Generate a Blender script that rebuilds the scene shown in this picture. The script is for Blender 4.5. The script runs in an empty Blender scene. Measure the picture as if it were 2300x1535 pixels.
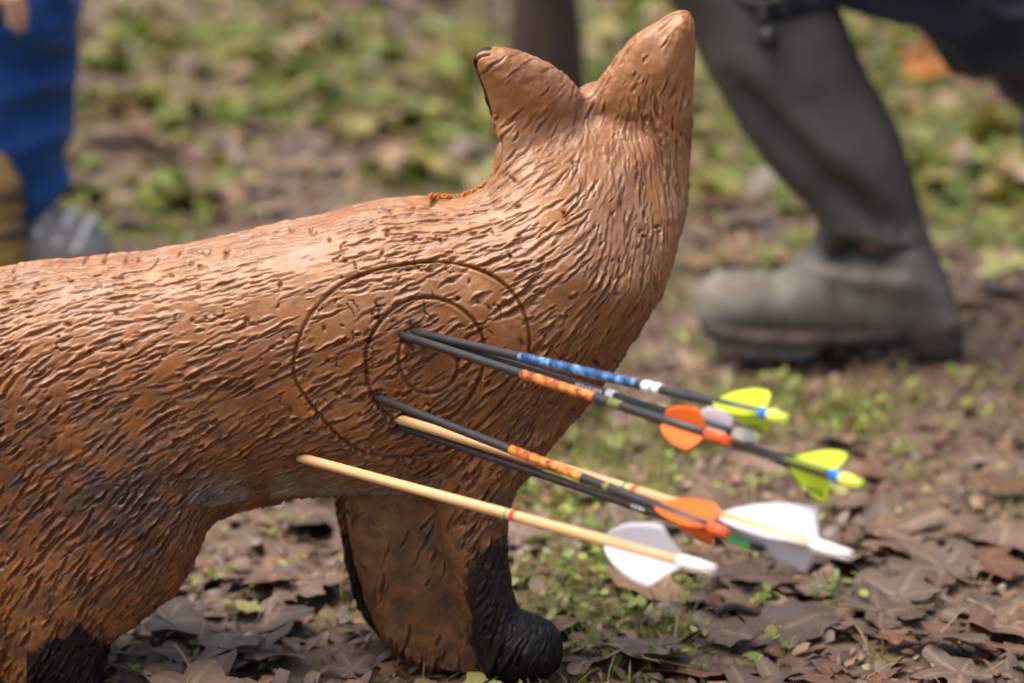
import bpy, math, random
import numpy as np
from mathutils import Vector, Matrix
random.seed(7); rng = np.random.default_rng(7)
S = bpy.context.scene
COL = S.collection

# ------------------------------------------------------------------ camera, world, sun, exposure
H_CAM, PITCH, LENS = 0.82, math.radians(14.0), 100.0
FPX = LENS / 36 * 2300
cam = bpy.data.cameras.new('camera'); co = bpy.data.objects.new('camera', cam); COL.objects.link(co)
co.location = (0, 0, H_CAM); co.rotation_euler = (math.radians(90) - PITCH, 0, 0)
cam.lens = LENS; cam.sensor_width = 36; cam.clip_start = 0.05; cam.clip_end = 300
cam.dof.use_dof = True; cam.dof.focus_distance = 2.16; cam.dof.aperture_fstop = 3.6
cam.dof.aperture_blades = 9
S.camera = co
SUN_EL, SUN_AZ = math.radians(70), math.radians(262)      # azimuth: direction the light comes from (from +Y clockwise)
w = bpy.data.worlds.new('World'); S.world = w; w.use_nodes = True
nt = w.node_tree
sky = nt.nodes.new('ShaderNodeTexSky'); sky.sky_type = 'NISHITA'; sky.sun_disc = False
sky.sun_elevation = SUN_EL; sky.sun_rotation = SUN_AZ
sky.air_density = 0.6; sky.dust_density = 8.0; sky.ozone_density = 0.4
nt.links.new(sky.outputs[0], nt.nodes['Background'].inputs[0])
nt.nodes['Background'].inputs[1].default_value = 0.15
sl = bpy.data.lights.new('sun', 'SUN'); sl.energy = 0.95; sl.angle = math.radians(42); sl.color = (1.0, 0.93, 0.82)
so = bpy.data.objects.new('sun', sl); COL.objects.link(so)
d = Vector((math.sin(SUN_AZ) * math.cos(SUN_EL), math.cos(SUN_AZ) * math.cos(SUN_EL), math.sin(SUN_EL)))
so.rotation_euler = (-d).to_track_quat('-Z', 'Y').to_euler(); so.location = d * 20
S.view_settings.view_transform = 'Standard'; S.view_settings.look = 'None'
S.view_settings.exposure = 1.0; S.view_settings.gamma = 1

# ------------------------------------------------------------------ helpers
CP, SP = math.cos(PITCH), math.sin(PITCH)
def at(px, py, Y):
    """point seen at picture position px,py and standing at distance Y"""
    a = (px - 1150) / FPX; b = -(py - 767.5) / FPX
    dx, dy, dz = a, CP + b * SP, -SP + b * CP
    t = Y / dy
    return np.stack([dx * t, np.zeros_like(dx * t) + Y, H_CAM + dz * t], -1)
def at1(px, py, Y):
    return Vector(at(np.float64(px), np.float64(py), np.float64(Y)))
def to_px(p):
    x, y, z = p[..., 0], p[..., 1], p[..., 2] - H_CAM
    dep = y * CP - z * SP; up = y * SP + z * CP
    return 1150 + FPX * x / dep, 767.5 - FPX * up / dep, dep
def ground_at(px, py):
    a = (px - 1150) / FPX; b = -(py - 767.5) / FPX
    dz = -SP + b * CP; t = -H_CAM / dz
    return a * t, (CP + b * SP) * t

def lattice(seed):
    return np.random.default_rng(seed).random((32, 32, 32)).astype(np.float32) * 2 - 1
_L = {}
def vnoise(p, freq, seed=1):
    if seed not in _L: _L[seed] = lattice(seed)
    L = _L[seed]
    q = p * freq; i = np.floor(q).astype(np.int64); f = q - i; f = f * f * (3 - 2 * f)
    i0 = i & 31; i1 = (i + 1) & 31
    x0, y0, z0 = i0[..., 0], i0[..., 1], i0[..., 2]; x1, y1, z1 = i1[..., 0], i1[..., 1], i1[..., 2]
    fx, fy, fz = f[..., 0], f[..., 1], f[..., 2]
    def lerp(a, b, t): return a + (b - a) * t
    return lerp(lerp(lerp(L[x0, y0, z0], L[x1, y0, z0], fx), lerp(L[x0, y1, z0], L[x1, y1, z0], fx), fy),
                lerp(lerp(L[x0, y0, z1], L[x1, y0, z1], fx), lerp(L[x0, y1, z1], L[x1, y1, z1], fx), fy), fz)
def fbm(p, freq, seed=1, oct=3):
    s = 0; a = 1
    for k in range(oct): s = s + a * vnoise(p, freq * 2 ** k, seed + k); a *= 0.5
    return s
def sst(a, b, x):
    t = np.clip((x - a) / (b - a), 0, 1); return t * t * (3 - 2 * t)

def mesh_np(name, V, Fc, smooth=True):
    me = bpy.data.meshes.new(name)
    V = np.asarray(V, np.float32); Fc = np.asarray(Fc, np.int32); k = Fc.shape[1]
    me.vertices.add(len(V)); me.vertices.foreach_set('co', V.ravel())
    me.loops.add(Fc.size); me.loops.foreach_set('vertex_index', Fc.ravel())
    me.polygons.add(len(Fc)); me.polygons.foreach_set('loop_start', np.arange(len(Fc), dtype=np.int32) * k)
    me.polygons.foreach_set('loop_total', np.full(len(Fc), k, np.int32))
    me.update(calc_edges=True)
    if smooth: me.polygons.foreach_set('use_smooth', np.ones(len(Fc), bool))
    return me
def link(name, me, mat=None, parent=None, mw=None):
    me.name = name
    o = bpy.data.objects.new(name, me); COL.objects.link(o)
    if mat is not None:
        for m in (mat if isinstance(mat, (list, tuple)) else [mat]): me.materials.append(m)
    if parent is not None: o.parent = parent
    if mw is not None: o.matrix_local = mw
    return o
def tag(o, label=None, cat=None, group=None, kind=None):
    if label: o['label'] = label
    if cat: o['category'] = cat
    if group: o['group'] = group
    if kind: o['kind'] = kind
    return o
def empty(name, loc, label, cat, group=None):
    o = bpy.data.objects.new(name, None); COL.objects.link(o); o.location = loc; o.empty_display_size = 0.05
    return tag(o, label, cat, group)
def fattr(me, name, arr):
    a = me.attributes.new(name, 'FLOAT', 'POINT'); a.data.foreach_set('value', np.asarray(arr, np.float32))

class MB:                                       # collects shapes into one mesh
    def __init__(s): s.v = []; s.f = []; s.n = 0
    def add(s, V, F):
        V = np.asarray(V, float); s.v.append(V); s.f += [tuple(i + s.n for i in f) for f in F]; s.n += len(V)
    def tube(s, pts, rad, n=12, cap=True):
        pts = [Vector(p) for p in pts]; rad = rad if hasattr(rad, '__len__') else [rad] * len(pts)
        V = []; up = None
        for i, p in enumerate(pts):
            t = (pts[min(i + 1, len(pts) - 1)] - pts[max(i - 1, 0)]).normalized()
            if up is None: up = t.orthogonal().normalized()
            up = (up - t * up.dot(t)).normalized(); b = t.cross(up)
            for k in range(n):
                a = 2 * math.pi * k / n; V.append(p + rad[i] * (math.cos(a) * up + math.sin(a) * b))
        F = []
        for i in range(len(pts) - 1):
            for k in range(n):
                k2 = (k + 1) % n; F.append((i * n + k, i * n + k2, (i + 1) * n + k2, (i + 1) * n + k))
        if cap: F.append(tuple(reversed(range(n)))); F.append(tuple(range((len(pts) - 1) * n, len(pts) * n)))
        s.add(V, F)
    def ball(s, c, r, n=12, m=8):
        r = r if hasattr(r, '__len__') else (r, r, r); V = []; F = []
        for i in range(m + 1):
            th = math.pi * i / m
            for k in range(n):
                ph = 2 * math.pi * k / n
                V.append((c[0] + r[0] * math.sin(th) * math.cos(ph), c[1] + r[1] * math.sin(th) * math.sin(ph), c[2] + r[2] * math.cos(th)))
        for i in range(m):
            for k in range(n):
                k2 = (k + 1) % n; F.append((i * n + k, (i + 1) * n + k, (i + 1) * n + k2, i * n + k2))
        s.add(V, F)
    def build(s, name, mat, parent=None, mw=None, smooth=True):
        me = bpy.data.meshes.new(name); V = np.concatenate(s.v)
        me.from_pydata([tuple(p) for p in V], [], s.f); me.update()
        if smooth: me.polygons.foreach_set('use_smooth', np.ones(len(me.polygons), bool))
        return link(name, me, mat, parent, mw)

# ---- implicit surfaces -> mesh
def surface_nets(F, org, h):
    s = F < 0
    nx, ny, nz = F.shape
    c = s[:-1, :-1, :-1].astype(np.int8)
    tot = np.zeros((nx - 1, ny - 1, nz - 1), np.int8)
    for a in (0, 1):
        for b in (0, 1):
            for e in (0, 1): tot += s[a:nx - 1 + a, b:ny - 1 + b, e:nz - 1 + e]
    act = (tot > 0) & (tot < 8); I = np.argwhere(act)
    vid = np.full(act.shape, -1, np.int32); vid[act] = np.arange(len(I))
    acc = np.zeros((len(I), 3)); cnt = np.zeros(len(I))
    cor = [np.array((a, b, e)) for a in (0, 1) for b in (0, 1) for e in (0, 1)]
    val = [F[I[:, 0] + q[0], I[:, 1] + q[1], I[:, 2] + q[2]] for q in cor]
    for i in range(8):
        for j in range(i + 1, 8):
            if np.abs(cor[i] - cor[j]).sum() != 1: continue
            m = (val[i] < 0) != (val[j] < 0)
            t = np.where(m, val[i] / np.where(m, val[i] - val[j], 1), 0)
            acc += np.where(m[:, None], cor[i] + t[:, None] * (cor[j] - cor[i]), 0); cnt += m
    V = (I + acc / cnt[:, None]) * h + org
    Q = []
    for ax in range(3):
        o1, o2 = (ax + 1) % 3, (ax + 2) % 3
        sl0 = [slice(None)] * 3; sl1 = [slice(None)] * 3
        sl0[ax] = slice(0, -1); sl1[ax] = slice(1, None)
        for o in (o1, o2): sl0[o] = slice(1, -1); sl1[o] = slice(1, -1)
        A = s[tuple(sl0)]; B = s[tuple(sl1)]
        E = np.argwhere(A != B); sg = A[tuple(E.T)]
        E[:, o1] += 1; E[:, o2] += 1
        def cell(d1, d2):
            G = E.copy(); G[:, o1] += d1; G[:, o2] += d2; return vid[tuple(G.T)]
        q = np.stack([cell(-1, -1), cell(0, -1), cell(0, 0), cell(-1, 0)], 1)
        q[~sg] = q[~sg][:, ::-1]; Q.append(q)
    return V, np.concatenate(Q)
def relax(V, Q, it=3, lam=0.5):
    V = V.copy(); n = len(V)
    e = np.concatenate([Q[:, [0, 1]], Q[:, [1, 2]], Q[:, [2, 3]], Q[:, [3, 0]]]); e = np.concatenate([e, e[:, ::-1]])
    deg = np.bincount(e[:, 0], minlength=n)[:, None]
    for k in range(it):
        for l in (lam, -lam * 0.9):
            m = np.stack([np.bincount(e[:, 0], V[e[:, 1], c], minlength=n) for c in range(3)], 1) / deg
            V += l * (m - V)
    return V
def subdivide(me, levels):
    o = bpy.data.objects.new('tmp', me); COL.objects.link(o)
    md = o.modifiers.new('s', 'SUBSURF'); md.levels = levels; md.render_levels = levels
    dg = bpy.context.evaluated_depsgraph_get(); dg.update()
    m2 = bpy.data.meshes.new_from_object(o.evaluated_get(dg))
    bpy.data.objects.remove(o); bpy.data.meshes.remove(me); return m2
def get_v(me):
    a = np.empty(len(me.vertices) * 3, np.float32); me.vertices.foreach_get('co', a); return a.reshape(-1, 3).astype(np.float64)
def get_n(me):
    a = np.empty(len(me.vertices) * 3, np.float32); me.vertex_normals.foreach_get('vector', a); return a.reshape(-1, 3).astype(np.float64)
def set_v(me, V): me.vertices.foreach_set('co', V.astype(np.float32).ravel()); me.update()
def smin(a, b, k):
    h = np.clip(0.5 + 0.5 * (b - a) / k, 0, 1); return b + (a - b) * h - k * h * (1 - h)
def cone_sdf(P, a, b, ra, rb, sc=None):
    a = np.array(a, float); b = np.array(b, float); ba = b - a
    t = np.clip(((P - a) @ ba) / (ba @ ba), 0, 1)
    return np.linalg.norm(P - a - t[..., None] * ba, axis=-1) - (ra + (rb - ra) * t)
def ell_sdf(P, c, r):
    r = np.array(r, float); q = (P - np.array(c)) / r
    k = np.linalg.norm(q, axis=-1); return (k - 1) * r.min()
def poly_sdf(X, Z, poly):
    poly = np.asarray(poly, float); n = len(poly); d = np.full(X.shape, 1e9); inside = np.zeros(X.shape, bool)
    for i in range(n):
        a = poly[i]; b = poly[(i + 1) % n]; e = b - a
        wx = X - a[0]; wz = Z - a[1]
        t = np.clip((wx * e[0] + wz * e[1]) / (e @ e), 0, 1)
        d = np.minimum(d, (wx - e[0] * t) ** 2 + (wz - e[1] * t) ** 2)
        c = ((a[1] > Z) != (b[1] > Z)) & (X < (b[0] - a[0]) * (Z - a[1]) / (b[1] - a[1] + 1e-12) + a[0])
        inside ^= c
    d = np.sqrt(d); return np.where(inside, -d, d)
def blur2(A, it):
    for _ in range(it):
        B = np.pad(A, 1, mode='edge')
        A = (B[:-2, 1:-1] + B[2:, 1:-1] + B[1:-1, :-2] + B[1:-1, 2:] + 4 * B[1:-1, 1:-1]) / 8
    return A
def grid(lo, hi, h):
    ax = [np.arange(lo[i], hi[i] + h, h) for i in range(3)]
    return ax
def blob(prims, k, h, pad=0.03, levels=1, extra=None):
    """mesh of a smooth union of round cones / ellipsoids"""
    lo = np.full(3, 1e9); hi = -lo
    for p in prims:
        if p[0] == 'c':
            r = max(p[3], p[4])
            for q in (p[1], p[2]): lo = np.minimum(lo, np.array(q) - r); hi = np.maximum(hi, np.array(q) + r)
        else: lo = np.minimum(lo, np.array(p[1]) - np.array(p[2])); hi = np.maximum(hi, np.array(p[1]) + np.array(p[2]))
    ax = grid(lo - pad, hi + pad, h)
    P = np.stack(np.meshgrid(*ax, indexing='ij'), -1); D = None
    for p in prims:
        e = cone_sdf(P, *p[1:5]) if p[0] == 'c' else ell_sdf(P, p[1], p[2])
        kk = p[5] if p[0] == 'c' and len(p) > 5 else k
        D = e if D is None else smin(D, e, kk)
    if extra is not None: D = extra(P, D)
    V, Q = surface_nets(D, lo - pad, h); V = relax(V, Q, 2)
    me = mesh_np('m', V, Q)
    return subdivide(me, levels) if levels else me

# ------------------------------------------------------------------ materials
def nmat(name):
    m = bpy.data.materials.new(name); m.use_nodes = True; t = m.node_tree
    return m, t, t.nodes['Principled BSDF'], t.links.new
def nd(t, kind, **kw):
    n = t.nodes.new('ShaderNode' + kind)
    for k, v in kw.items():
        if k in n.inputs: n.inputs[k].default_value = v
        else: setattr(n, k, v)
    return n
def noise(t, lk, scale, detail=4, rough=0.6, vec=None, dist=0.0):
    n = nd(t, 'TexNoise', Scale=scale, Detail=detail, Roughness=rough, Distortion=dist)
    if vec is not None: lk(vec, n.inputs['Vector'])
    return n
def ramp(t, lk, fac, stops):
    r = t.nodes.new('ShaderNodeValToRGB'); e = r.color_ramp.elements
    while len(e) < len(stops): e.new(0.5)
    for x, (p, c) in zip(e, stops): x.position = p; x.color = (*c, 1) if len(c) == 3 else c
    lk(fac, r.inputs[0]); return r.outputs[0]
def mix(t, lk, fac, a, b, mode='MIX'):
    m = t.nodes.new('ShaderNodeMix'); m.data_type = 'RGBA'; m.blend_type = mode
    for s, v in ((0, fac), (6, a), (7, b)):
        if hasattr(v, 'is_output'): lk(v, m.inputs[s])
        elif s == 0: m.inputs[0].default_value = v
        else: m.inputs[s].default_value = (*v, 1)
    return m.outputs[2]
def mth(t, lk, op, a, b=0.0):
    m = t.nodes.new('ShaderNodeMath'); m.operation = op
    for i, v in enumerate((a, b)):
        if hasattr(v, 'is_output'): lk(v, m.inputs[i])
        else: m.inputs[i].default_value = v
    return m.outputs[0]
def bump(t, lk, h, bs, strength=0.3, dist=0.001):
    b = nd(t, 'Bump', Strength=strength, Distance=dist); lk(h, b.inputs['Height']); lk(b.outputs[0], bs.inputs['Normal']); return b
def tc(t): return t.nodes.new('ShaderNodeTexCoord').outputs['Object']
def attr(t, n): a = t.nodes.new('ShaderNodeAttribute'); a.attribute_name = n; return a.outputs['Fac']

def simple(name, col, rough=0.5, var=0.15, scale=40, bmp=0.0, bscale=300, spec=0.5, sub=0.0, trans=0.0, col2=None):
    m, t, b, lk = nmat(name); v = tc(t); n = noise(t, lk, scale, 5, 0.6, v)
    c2 = col2 or tuple(c * (1 - var) for c in col)
    lk(ramp(t, lk, n.outputs[0], [(0.35, c2), (0.65, col)]), b.inputs['Base Color'])
    b.inputs['Roughness'].default_value = rough; b.inputs['Specular IOR Level'].default_value = spec
    if sub: b.inputs['Subsurface Weight'].default_value = sub; b.inputs['Subsurface Radius'].default_value = (0.01, 0.006, 0.004); b.inputs['Subsurface Scale'].default_value = 0.5
    if trans: b.inputs['Transmission Weight'].default_value = trans
    if bmp: n2 = noise(t, lk, bscale, 4, 0.6, v); bump(t, lk, n2.outputs[0], b, bmp, 0.002)
    return m

def fox_material():
    m, t, b, lk = nmat('weathered_fox_foam'); v = tc(t)
    n1 = noise(t, lk, 9, 6, 0.62, v).outputs[0]
    n2 = noise(t, lk, 38, 6, 0.7, v).outputs[0]
    n3 = noise(t, lk, 160, 4, 0.7, v).outputs[0]
    orange = ramp(t, lk, n1, [(0.30, (0.16, 0.050, 0.010)), (0.50, (0.25, 0.088, 0.019)), (0.70, (0.34, 0.142, 0.040))])
    faded_skylit = ramp(t, lk, n2, [(0.28, (0.225, 0.092, 0.028)), (0.5, (0.30, 0.133, 0.047)), (0.72, (0.375, 0.190, 0.085))])
    faded_skylit = mix(t, lk, ramp(t, lk, noise(t, lk, 17, 5, 0.7, v, 0.6).outputs[0], [(0.48, (0, 0, 0)), (0.62, (0.55,) * 3)]), faded_skylit, (0.30, 0.190, 0.122))
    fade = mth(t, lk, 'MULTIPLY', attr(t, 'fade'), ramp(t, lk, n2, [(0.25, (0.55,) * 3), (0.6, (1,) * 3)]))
    c = mix(t, lk, fade, orange, faded_skylit)  # paler tone: faded foam and the sheen of the sky, both as colour
    # worn, greyed skin between the grooves low on the flank; the grooves keep the orange
    n5 = noise(t, lk, 55, 6, 0.72, v).outputs[0]
    gr = mth(t, lk, 'MULTIPLY', attr(t, 'grime'), ramp(t, lk, n5, [(0.42, (0, 0, 0)), (0.62, (1, 1, 1))]))
    gr = mth(t, lk, 'MULTIPLY', gr, mth(t, lk, 'SUBTRACT', 1.0, attr(t, 'groove')))
    c = mix(t, lk, mth(t, lk, 'MULTIPLY', gr, 0.85), c, (0.075, 0.043, 0.029))
    c = mix(t, lk, attr(t, 'groove'), c, mix(t, lk, attr(t, 'grime'), (0.115, 0.040, 0.012), (0.125, 0.036, 0.008)))                # dark paint residue in the grooves, with their shading put into the colour
    c = mix(t, lk, mth(t, lk, 'MULTIPLY', attr(t, 'ring'), 0.8), c, (0.07, 0.024, 0.008))  # ring cuts tinted dark: their recess shade is put into the colour
    c = mix(t, lk, mth(t, lk, 'MULTIPLY', attr(t, 'web'), 0.8), c, ramp(t, lk, noise(t, lk, 28, 7, 0.75, v).outputs[0], [(0.3, (0.075, 0.034, 0.013)), (0.55, (0.19, 0.085, 0.032)), (0.72, (0.29, 0.145, 0.065))]))
    c = mix(t, lk, attr(t, 'belly'), c, mix(t, lk, n2, (0.16, 0.12, 0.09), (0.34, 0.29, 0.24)))
    # dirt: ragged dark stains
    df = mth(t, lk, 'ADD', mth(t, lk, 'MULTIPLY', attr(t, 'dirt'), 0.42), mth(t, lk, 'MULTIPLY', noise(t, lk, 75, 6, 0.7, v).outputs[0], 0.85))
    dm = ramp(t, lk, df, [(0.60, (0, 0, 0)), (0.76, (1, 1, 1))])
    dm = mth(t, lk, 'MULTIPLY', dm, 0.85)
    c = mix(t, lk, dm, c, (0.045, 0.030, 0.022))
    sp = ramp(t, lk, n3, [(0.70, (0, 0, 0)), (0.78, (1, 1, 1))])
    c = mix(t, lk, mth(t, lk, 'MULTIPLY', sp, 0.30), c, (0.10, 0.05, 0.03))
    blk = mth(t, lk, 'ADD', attr(t, 'black'), mth(t, lk, 'MULTIPLY', mth(t, lk, 'SUBTRACT', noise(t, lk, 70, 7, 0.75, v).outputs[0], 0.5), 1.7))
    bm = ramp(t, lk, blk, [(0.40, (0, 0, 0)), (0.66, (1, 1, 1))])
    c = mix(t, lk, bm, c, mix(t, lk, n3, mix(t, lk, ramp(t, lk, n1, [(0.45, (0, 0, 0)), (0.65, (1, 1, 1))]), (0.006, 0.006, 0.006), (0.030, 0.016, 0.009)), (0.014, 0.013, 0.012)))
    c = mix(t, lk, attr(t, 'raw'), c, (0.62, 0.20, 0.035))
    lk(c, b.inputs['Base Color'])
    rg = ramp(t, lk, n2, [(0.3, (0.26,) * 3), (0.7, (0.50,) * 3)]); lk(rg, b.inputs['Roughness'])
    lk(ramp(t, lk, bm, [(0.0, (0.5,) * 3), (1.0, (0.22,) * 3)]), b.inputs['Specular IOR Level'])
    n4 = noise(t, lk, 420, 5, 0.7, v).outputs[0]
    hh = mth(t, lk, 'ADD', mth(t, lk, 'MULTIPLY', n4, 0.5), n3)
    bump(t, lk, hh, b, 0.45, 0.0009)
    return m

def leaf_material(name, c1, c2, vein):
    m, t, b, lk = nmat(name); v = tc(t); n = noise(t, lk, 35, 6, 0.65, v).outputs[0]
    c = ramp(t, lk, n, [(0.32, c1), (0.68, c2)])
    c = mix(t, lk, mth(t, lk, 'MULTIPLY', attr(t, 'vein'), 0.6), c, vein)
    rnd = t.nodes.new('ShaderNodeObjectInfo').outputs['Random']
    c = mix(t, lk, ramp(t, lk, rnd, [(0.0, (0.0 if name == 'leaf_orange' else 0.55,) * 3), (0.55, (0,) * 3)]), c, mix(t, lk, 0.6, c, (0.025, 0.017, 0.012)))
    c = mix(t, lk, ramp(t, lk, rnd, [(0.7, (0,) * 3), (1.0, (0.0 if name == 'leaf_orange' else 0.35,) * 3)]), c, (0.30, 0.18, 0.10))
    c = mix(t, lk, mth(t, lk, 'MULTIPLY', attr(t, 'shade'), 1.0), c, mix(t, lk, 0.55, c, (0.03, 0.022, 0.018)))
    lk(c, b.inputs['Base Color'])
    lk(ramp(t, lk, n, [(0.3, (0.32,) * 3), (0.7, (0.6,) * 3)]), b.inputs['Roughness'])
    n2 = noise(t, lk, 160, 4, 0.6, v).outputs[0]
    bump(t, lk, mth(t, lk, 'ADD', n2, mth(t, lk, 'MULTIPLY', attr(t, 'vein'), 1.2)), b, 0.5, 0.0012)
    return m
LEAF_MATS = [leaf_material('leaf_dark_brown', (0.040, 0.027, 0.020), (0.105, 0.070, 0.050), (0.26, 0.17, 0.11)),
             leaf_material('leaf_grey_brown', (0.062, 0.040, 0.026), (0.165, 0.108, 0.072), (0.34, 0.24, 0.17)),
             leaf_material('leaf_red_brown', (0.085, 0.036, 0.018), (0.20, 0.088, 0.045), (0.30, 0.16, 0.08)),
             leaf_material('leaf_tan', (0.15, 0.092, 0.042), (0.29, 0.185, 0.095), (0.40, 0.29, 0.17)),
             leaf_material('leaf_yellow_green', (0.18, 0.20, 0.035), (0.33, 0.35, 0.08), (0.5, 0.5, 0.24)),
             leaf_material('leaf_orange', (0.45, 0.14, 0.03), (0.62, 0.22, 0.05), (0.6, 0.3, 0.1))]

# ------------------------------------------------------------------ ground
def gz(x, y):
    p = np.stack([x, y, np.zeros_like(x)], -1)
    d = np.sqrt((x - 0.0) ** 2 + (y - 2.2) ** 2)
    far = sst(3.5, 5.0, y)
    return 0.012 * fbm(p, 5, 11, 4) + 0.045 * far * fbm(p, 3.1, 21, 3) - 0.006
GREEN_SPOTS = [(1430, 1440, .06, .07, .5), (1330, 1500, .06, .04, .5), (2120, 1190, .07, .10, .45), (2150, 1040, .10, .12, .45), (1300, 1090, .06, .15, .25), (560, 1290, .06, .12, .45),
               (1900, 1330, .04, .06, .4), (1620, 1340, .04, .05, .35), (1950, 1480, .05, .04, .4), (2250, 1500, .05, .04, .5), (1650, 850, .10, .10, .25), (520, 1420, .05, .05, .3)]
def greenness(x, y):
    p = np.stack([x, y, np.zeros_like(x)], -1)
    g = 0.34 + 0.75 * fbm(p, 3.0, 31, 3)
    g = g + 0.10 * sst(3.0, 2.6, y)
    g = g + 0.40 * sst(3.0, 4.2, y) * (1 - sst(0.45, 1.3, x - 0.10 * (y - 3)))
    g = g - 0.30 * np.exp(-(((x - 0.55) / 0.5) ** 2 + ((y - 3.0) / 0.5) ** 2))
    g = g + 0.15 * np.exp(-(((x - 0.22) / 0.25) ** 2 + ((y - 2.75) / 0.3) ** 2))
    for px, py, rx, ry, am in GREEN_SPOTS:
        cx, cy = ground_at(px, py); g = g + am * np.exp(-(((x - cx) / rx) ** 2 + ((y - cy) / ry) ** 2))
    return np.clip(g, 0, 1)
def ground_material():
    m, t, b, lk = nmat('mud_and_moss'); v = tc(t)
    n1 = noise(t, lk, 3.0, 7, 0.65, v).outputs[0]; n2 = noise(t, lk, 22, 7, 0.7, v).outputs[0]; n3 = noise(t, lk, 130, 5, 0.7, v).outputs[0]
    mud = ramp(t, lk, n2, [(0.30, (0.030, 0.018, 0.011)), (0.5, (0.105, 0.066, 0.040)), (0.72, (0.225, 0.150, 0.100))])
    mud = mix(t, lk, mth(t, lk, 'MULTIPLY', n3, 0.5), mud, (0.16, 0.105, 0.07))
    moss = ramp(t, lk, n3, [(0.3, (0.045, 0.05, 0.009)), (0.7, (0.17, 0.165, 0.032))])
    gm = mth(t, lk, 'ADD', attr(t, 'green'), mth(t, lk, 'MULTIPLY', mth(t, lk, 'SUBTRACT', n2, 0.5), 1.4))
    gm = ramp(t, lk, gm, [(0.42, (0, 0, 0)), (0.72, (1, 1, 1))])
    c = mix(t, lk, mth(t, lk, 'MULTIPLY', gm, 0.85), mud, moss); lk(c, b.inputs['Base Color'])
    lk(ramp(t, lk, n1, [(0.35, (0.42,) * 3), (0.6, (0.8,) * 3)]), b.inputs['Roughness'])
    bump(t, lk, mth(t, lk, 'ADD', n2, mth(t, lk, 'MULTIPLY', n3, 0.4)), b, 0.8, 0.012)
    return m
def build_ground():
    # one sheet: fine under the view, coarse out to the horizon
    def ax(fine_lo, fine_hi, step, far):
        a = list(np.arange(fine_lo, fine_hi + 1e-6, step)); s = step; q = fine_hi
        hi = []; 
        while q < far: s *= 1.35; q += s; hi.append(q)
        lo = []; s = step; q = fine_lo
        while q > -far: s *= 1.35; q -= s; lo.append(q)
        return np.array(lo[::-1] + a + hi)
    X = ax(-1.6, 1.8, 0.012, 120); Y = ax(1.6, 7.5, 0.012, 120)
    gx, gy = np.meshgrid(X, Y, indexing='ij'); z = gz(gx, gy)
    z = np.where((np.abs(gx) > 8) | (np.abs(gy) > 14), 0, z)
    V = np.stack([gx, gy, z], -1).reshape(-1, 3); nx, ny = gx.shape
    i = np.arange(nx * ny).reshape(nx, ny)
    Q = np.stack([i[:-1, :-1], i[1:, :-1], i[1:, 1:], i[:-1, 1:]], -1).reshape(-1, 4)
    me = mesh_np('ground', V, Q); fattr(me, 'green', greenness(V[:, 0], V[:, 1]))
    tag(link('ground', me, ground_material()), kind='structure')
build_ground()

# ------------------------------------------------------------------ fox
YM = 2.20
def yc_px(px, py):
    a = np.clip((px - 1000) / 450, 0, 1) * 0.55 + np.clip((620 - py) / 350, 0, 1) * 0.75
    return YM + 0.055 * sst(0.35, 1.25, a)
TORSO = [(-330,900),(-320,800),(-290,720),(-230,660),(-120,625),(0,605),(100,588),(200,578),(330,567),(500,535),(600,514),(700,489),(800,460),(870,447),(940,443),(1000,443),(1045,436),(1088,416),(1108,380),(1116,335),(1150,280),(1230,235),(1330,212),(1440,215),(1520,225),(1546,260),(1546,300),(1546,380),(1544,450),(1530,520),(1510,600),(1480,670),(1430,745),(1380,820),(1330,890),(1280,950),(1230,1010),(1180,1068),(1120,1100),(1000,1106),(850,1100),(745,1103),(680,1110),(600,1130),(520,1152),(460,1172),(380,1215),(250,1240),(100,1230),(-100,1180),(-250,1080)]
THIGH = [(-300,820),(-200,740),(0,720),(180,760),(330,860),(420,980),(455,1090),(463,1180),(446,1240),(425,1290),(388,1338),(340,1370),(298,1402),(252,1442),(237,1482),(230,1530),(232,1556),(100,1566),(30,1560),(-20,1480),(-110,1400),(-250,1280),(-320,1100)]
FLEG = [(960,960),(1240,960),(1200,1035),(1170,1072),(1156,1100),(1146,1150),(1140,1200),(1141,1260),(1150,1320),(1168,1368),(1205,1380),(1242,1396),(1262,1425),(1267,1462),(1255,1500),(1225,1522),(1150,1532),(1085,1528),(1068,1470),(1045,1400),(1018,1330),(996,1240),(975,1130)]
WEB = [(762,1060),(772,1120),(786,1200),(800,1270),(822,1350),(850,1415),(880,1455),(930,1488),(1000,1508),(1090,1524),(1130,1524),(1120,1060)]
FARLEG = [(742,1050),(750,1130),(762,1180),(770,1240),(790,1320),(820,1390),(860,1445),(905,1480),(960,1492),(1000,1480),(960,1400),(900,1250),(880,1050)]
EARL = [(1135,345),(1112,300),(1098,255),(1085,208),(1070,165),(1064,135),(1068,116),(1080,107),(1105,104),(1150,108),(1200,124),(1250,153),(1290,188),(1312,215),(1318,260),(1280,320),(1210,345)]
EARR = [(1300,235),(1335,192),(1385,125),(1425,82),(1470,54),(1515,29),(1537,24),(1552,31),(1562,55),(1566,95),(1563,140),(1557,200),(1551,260),(1535,320),(1470,350),(1380,320)]
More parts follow.
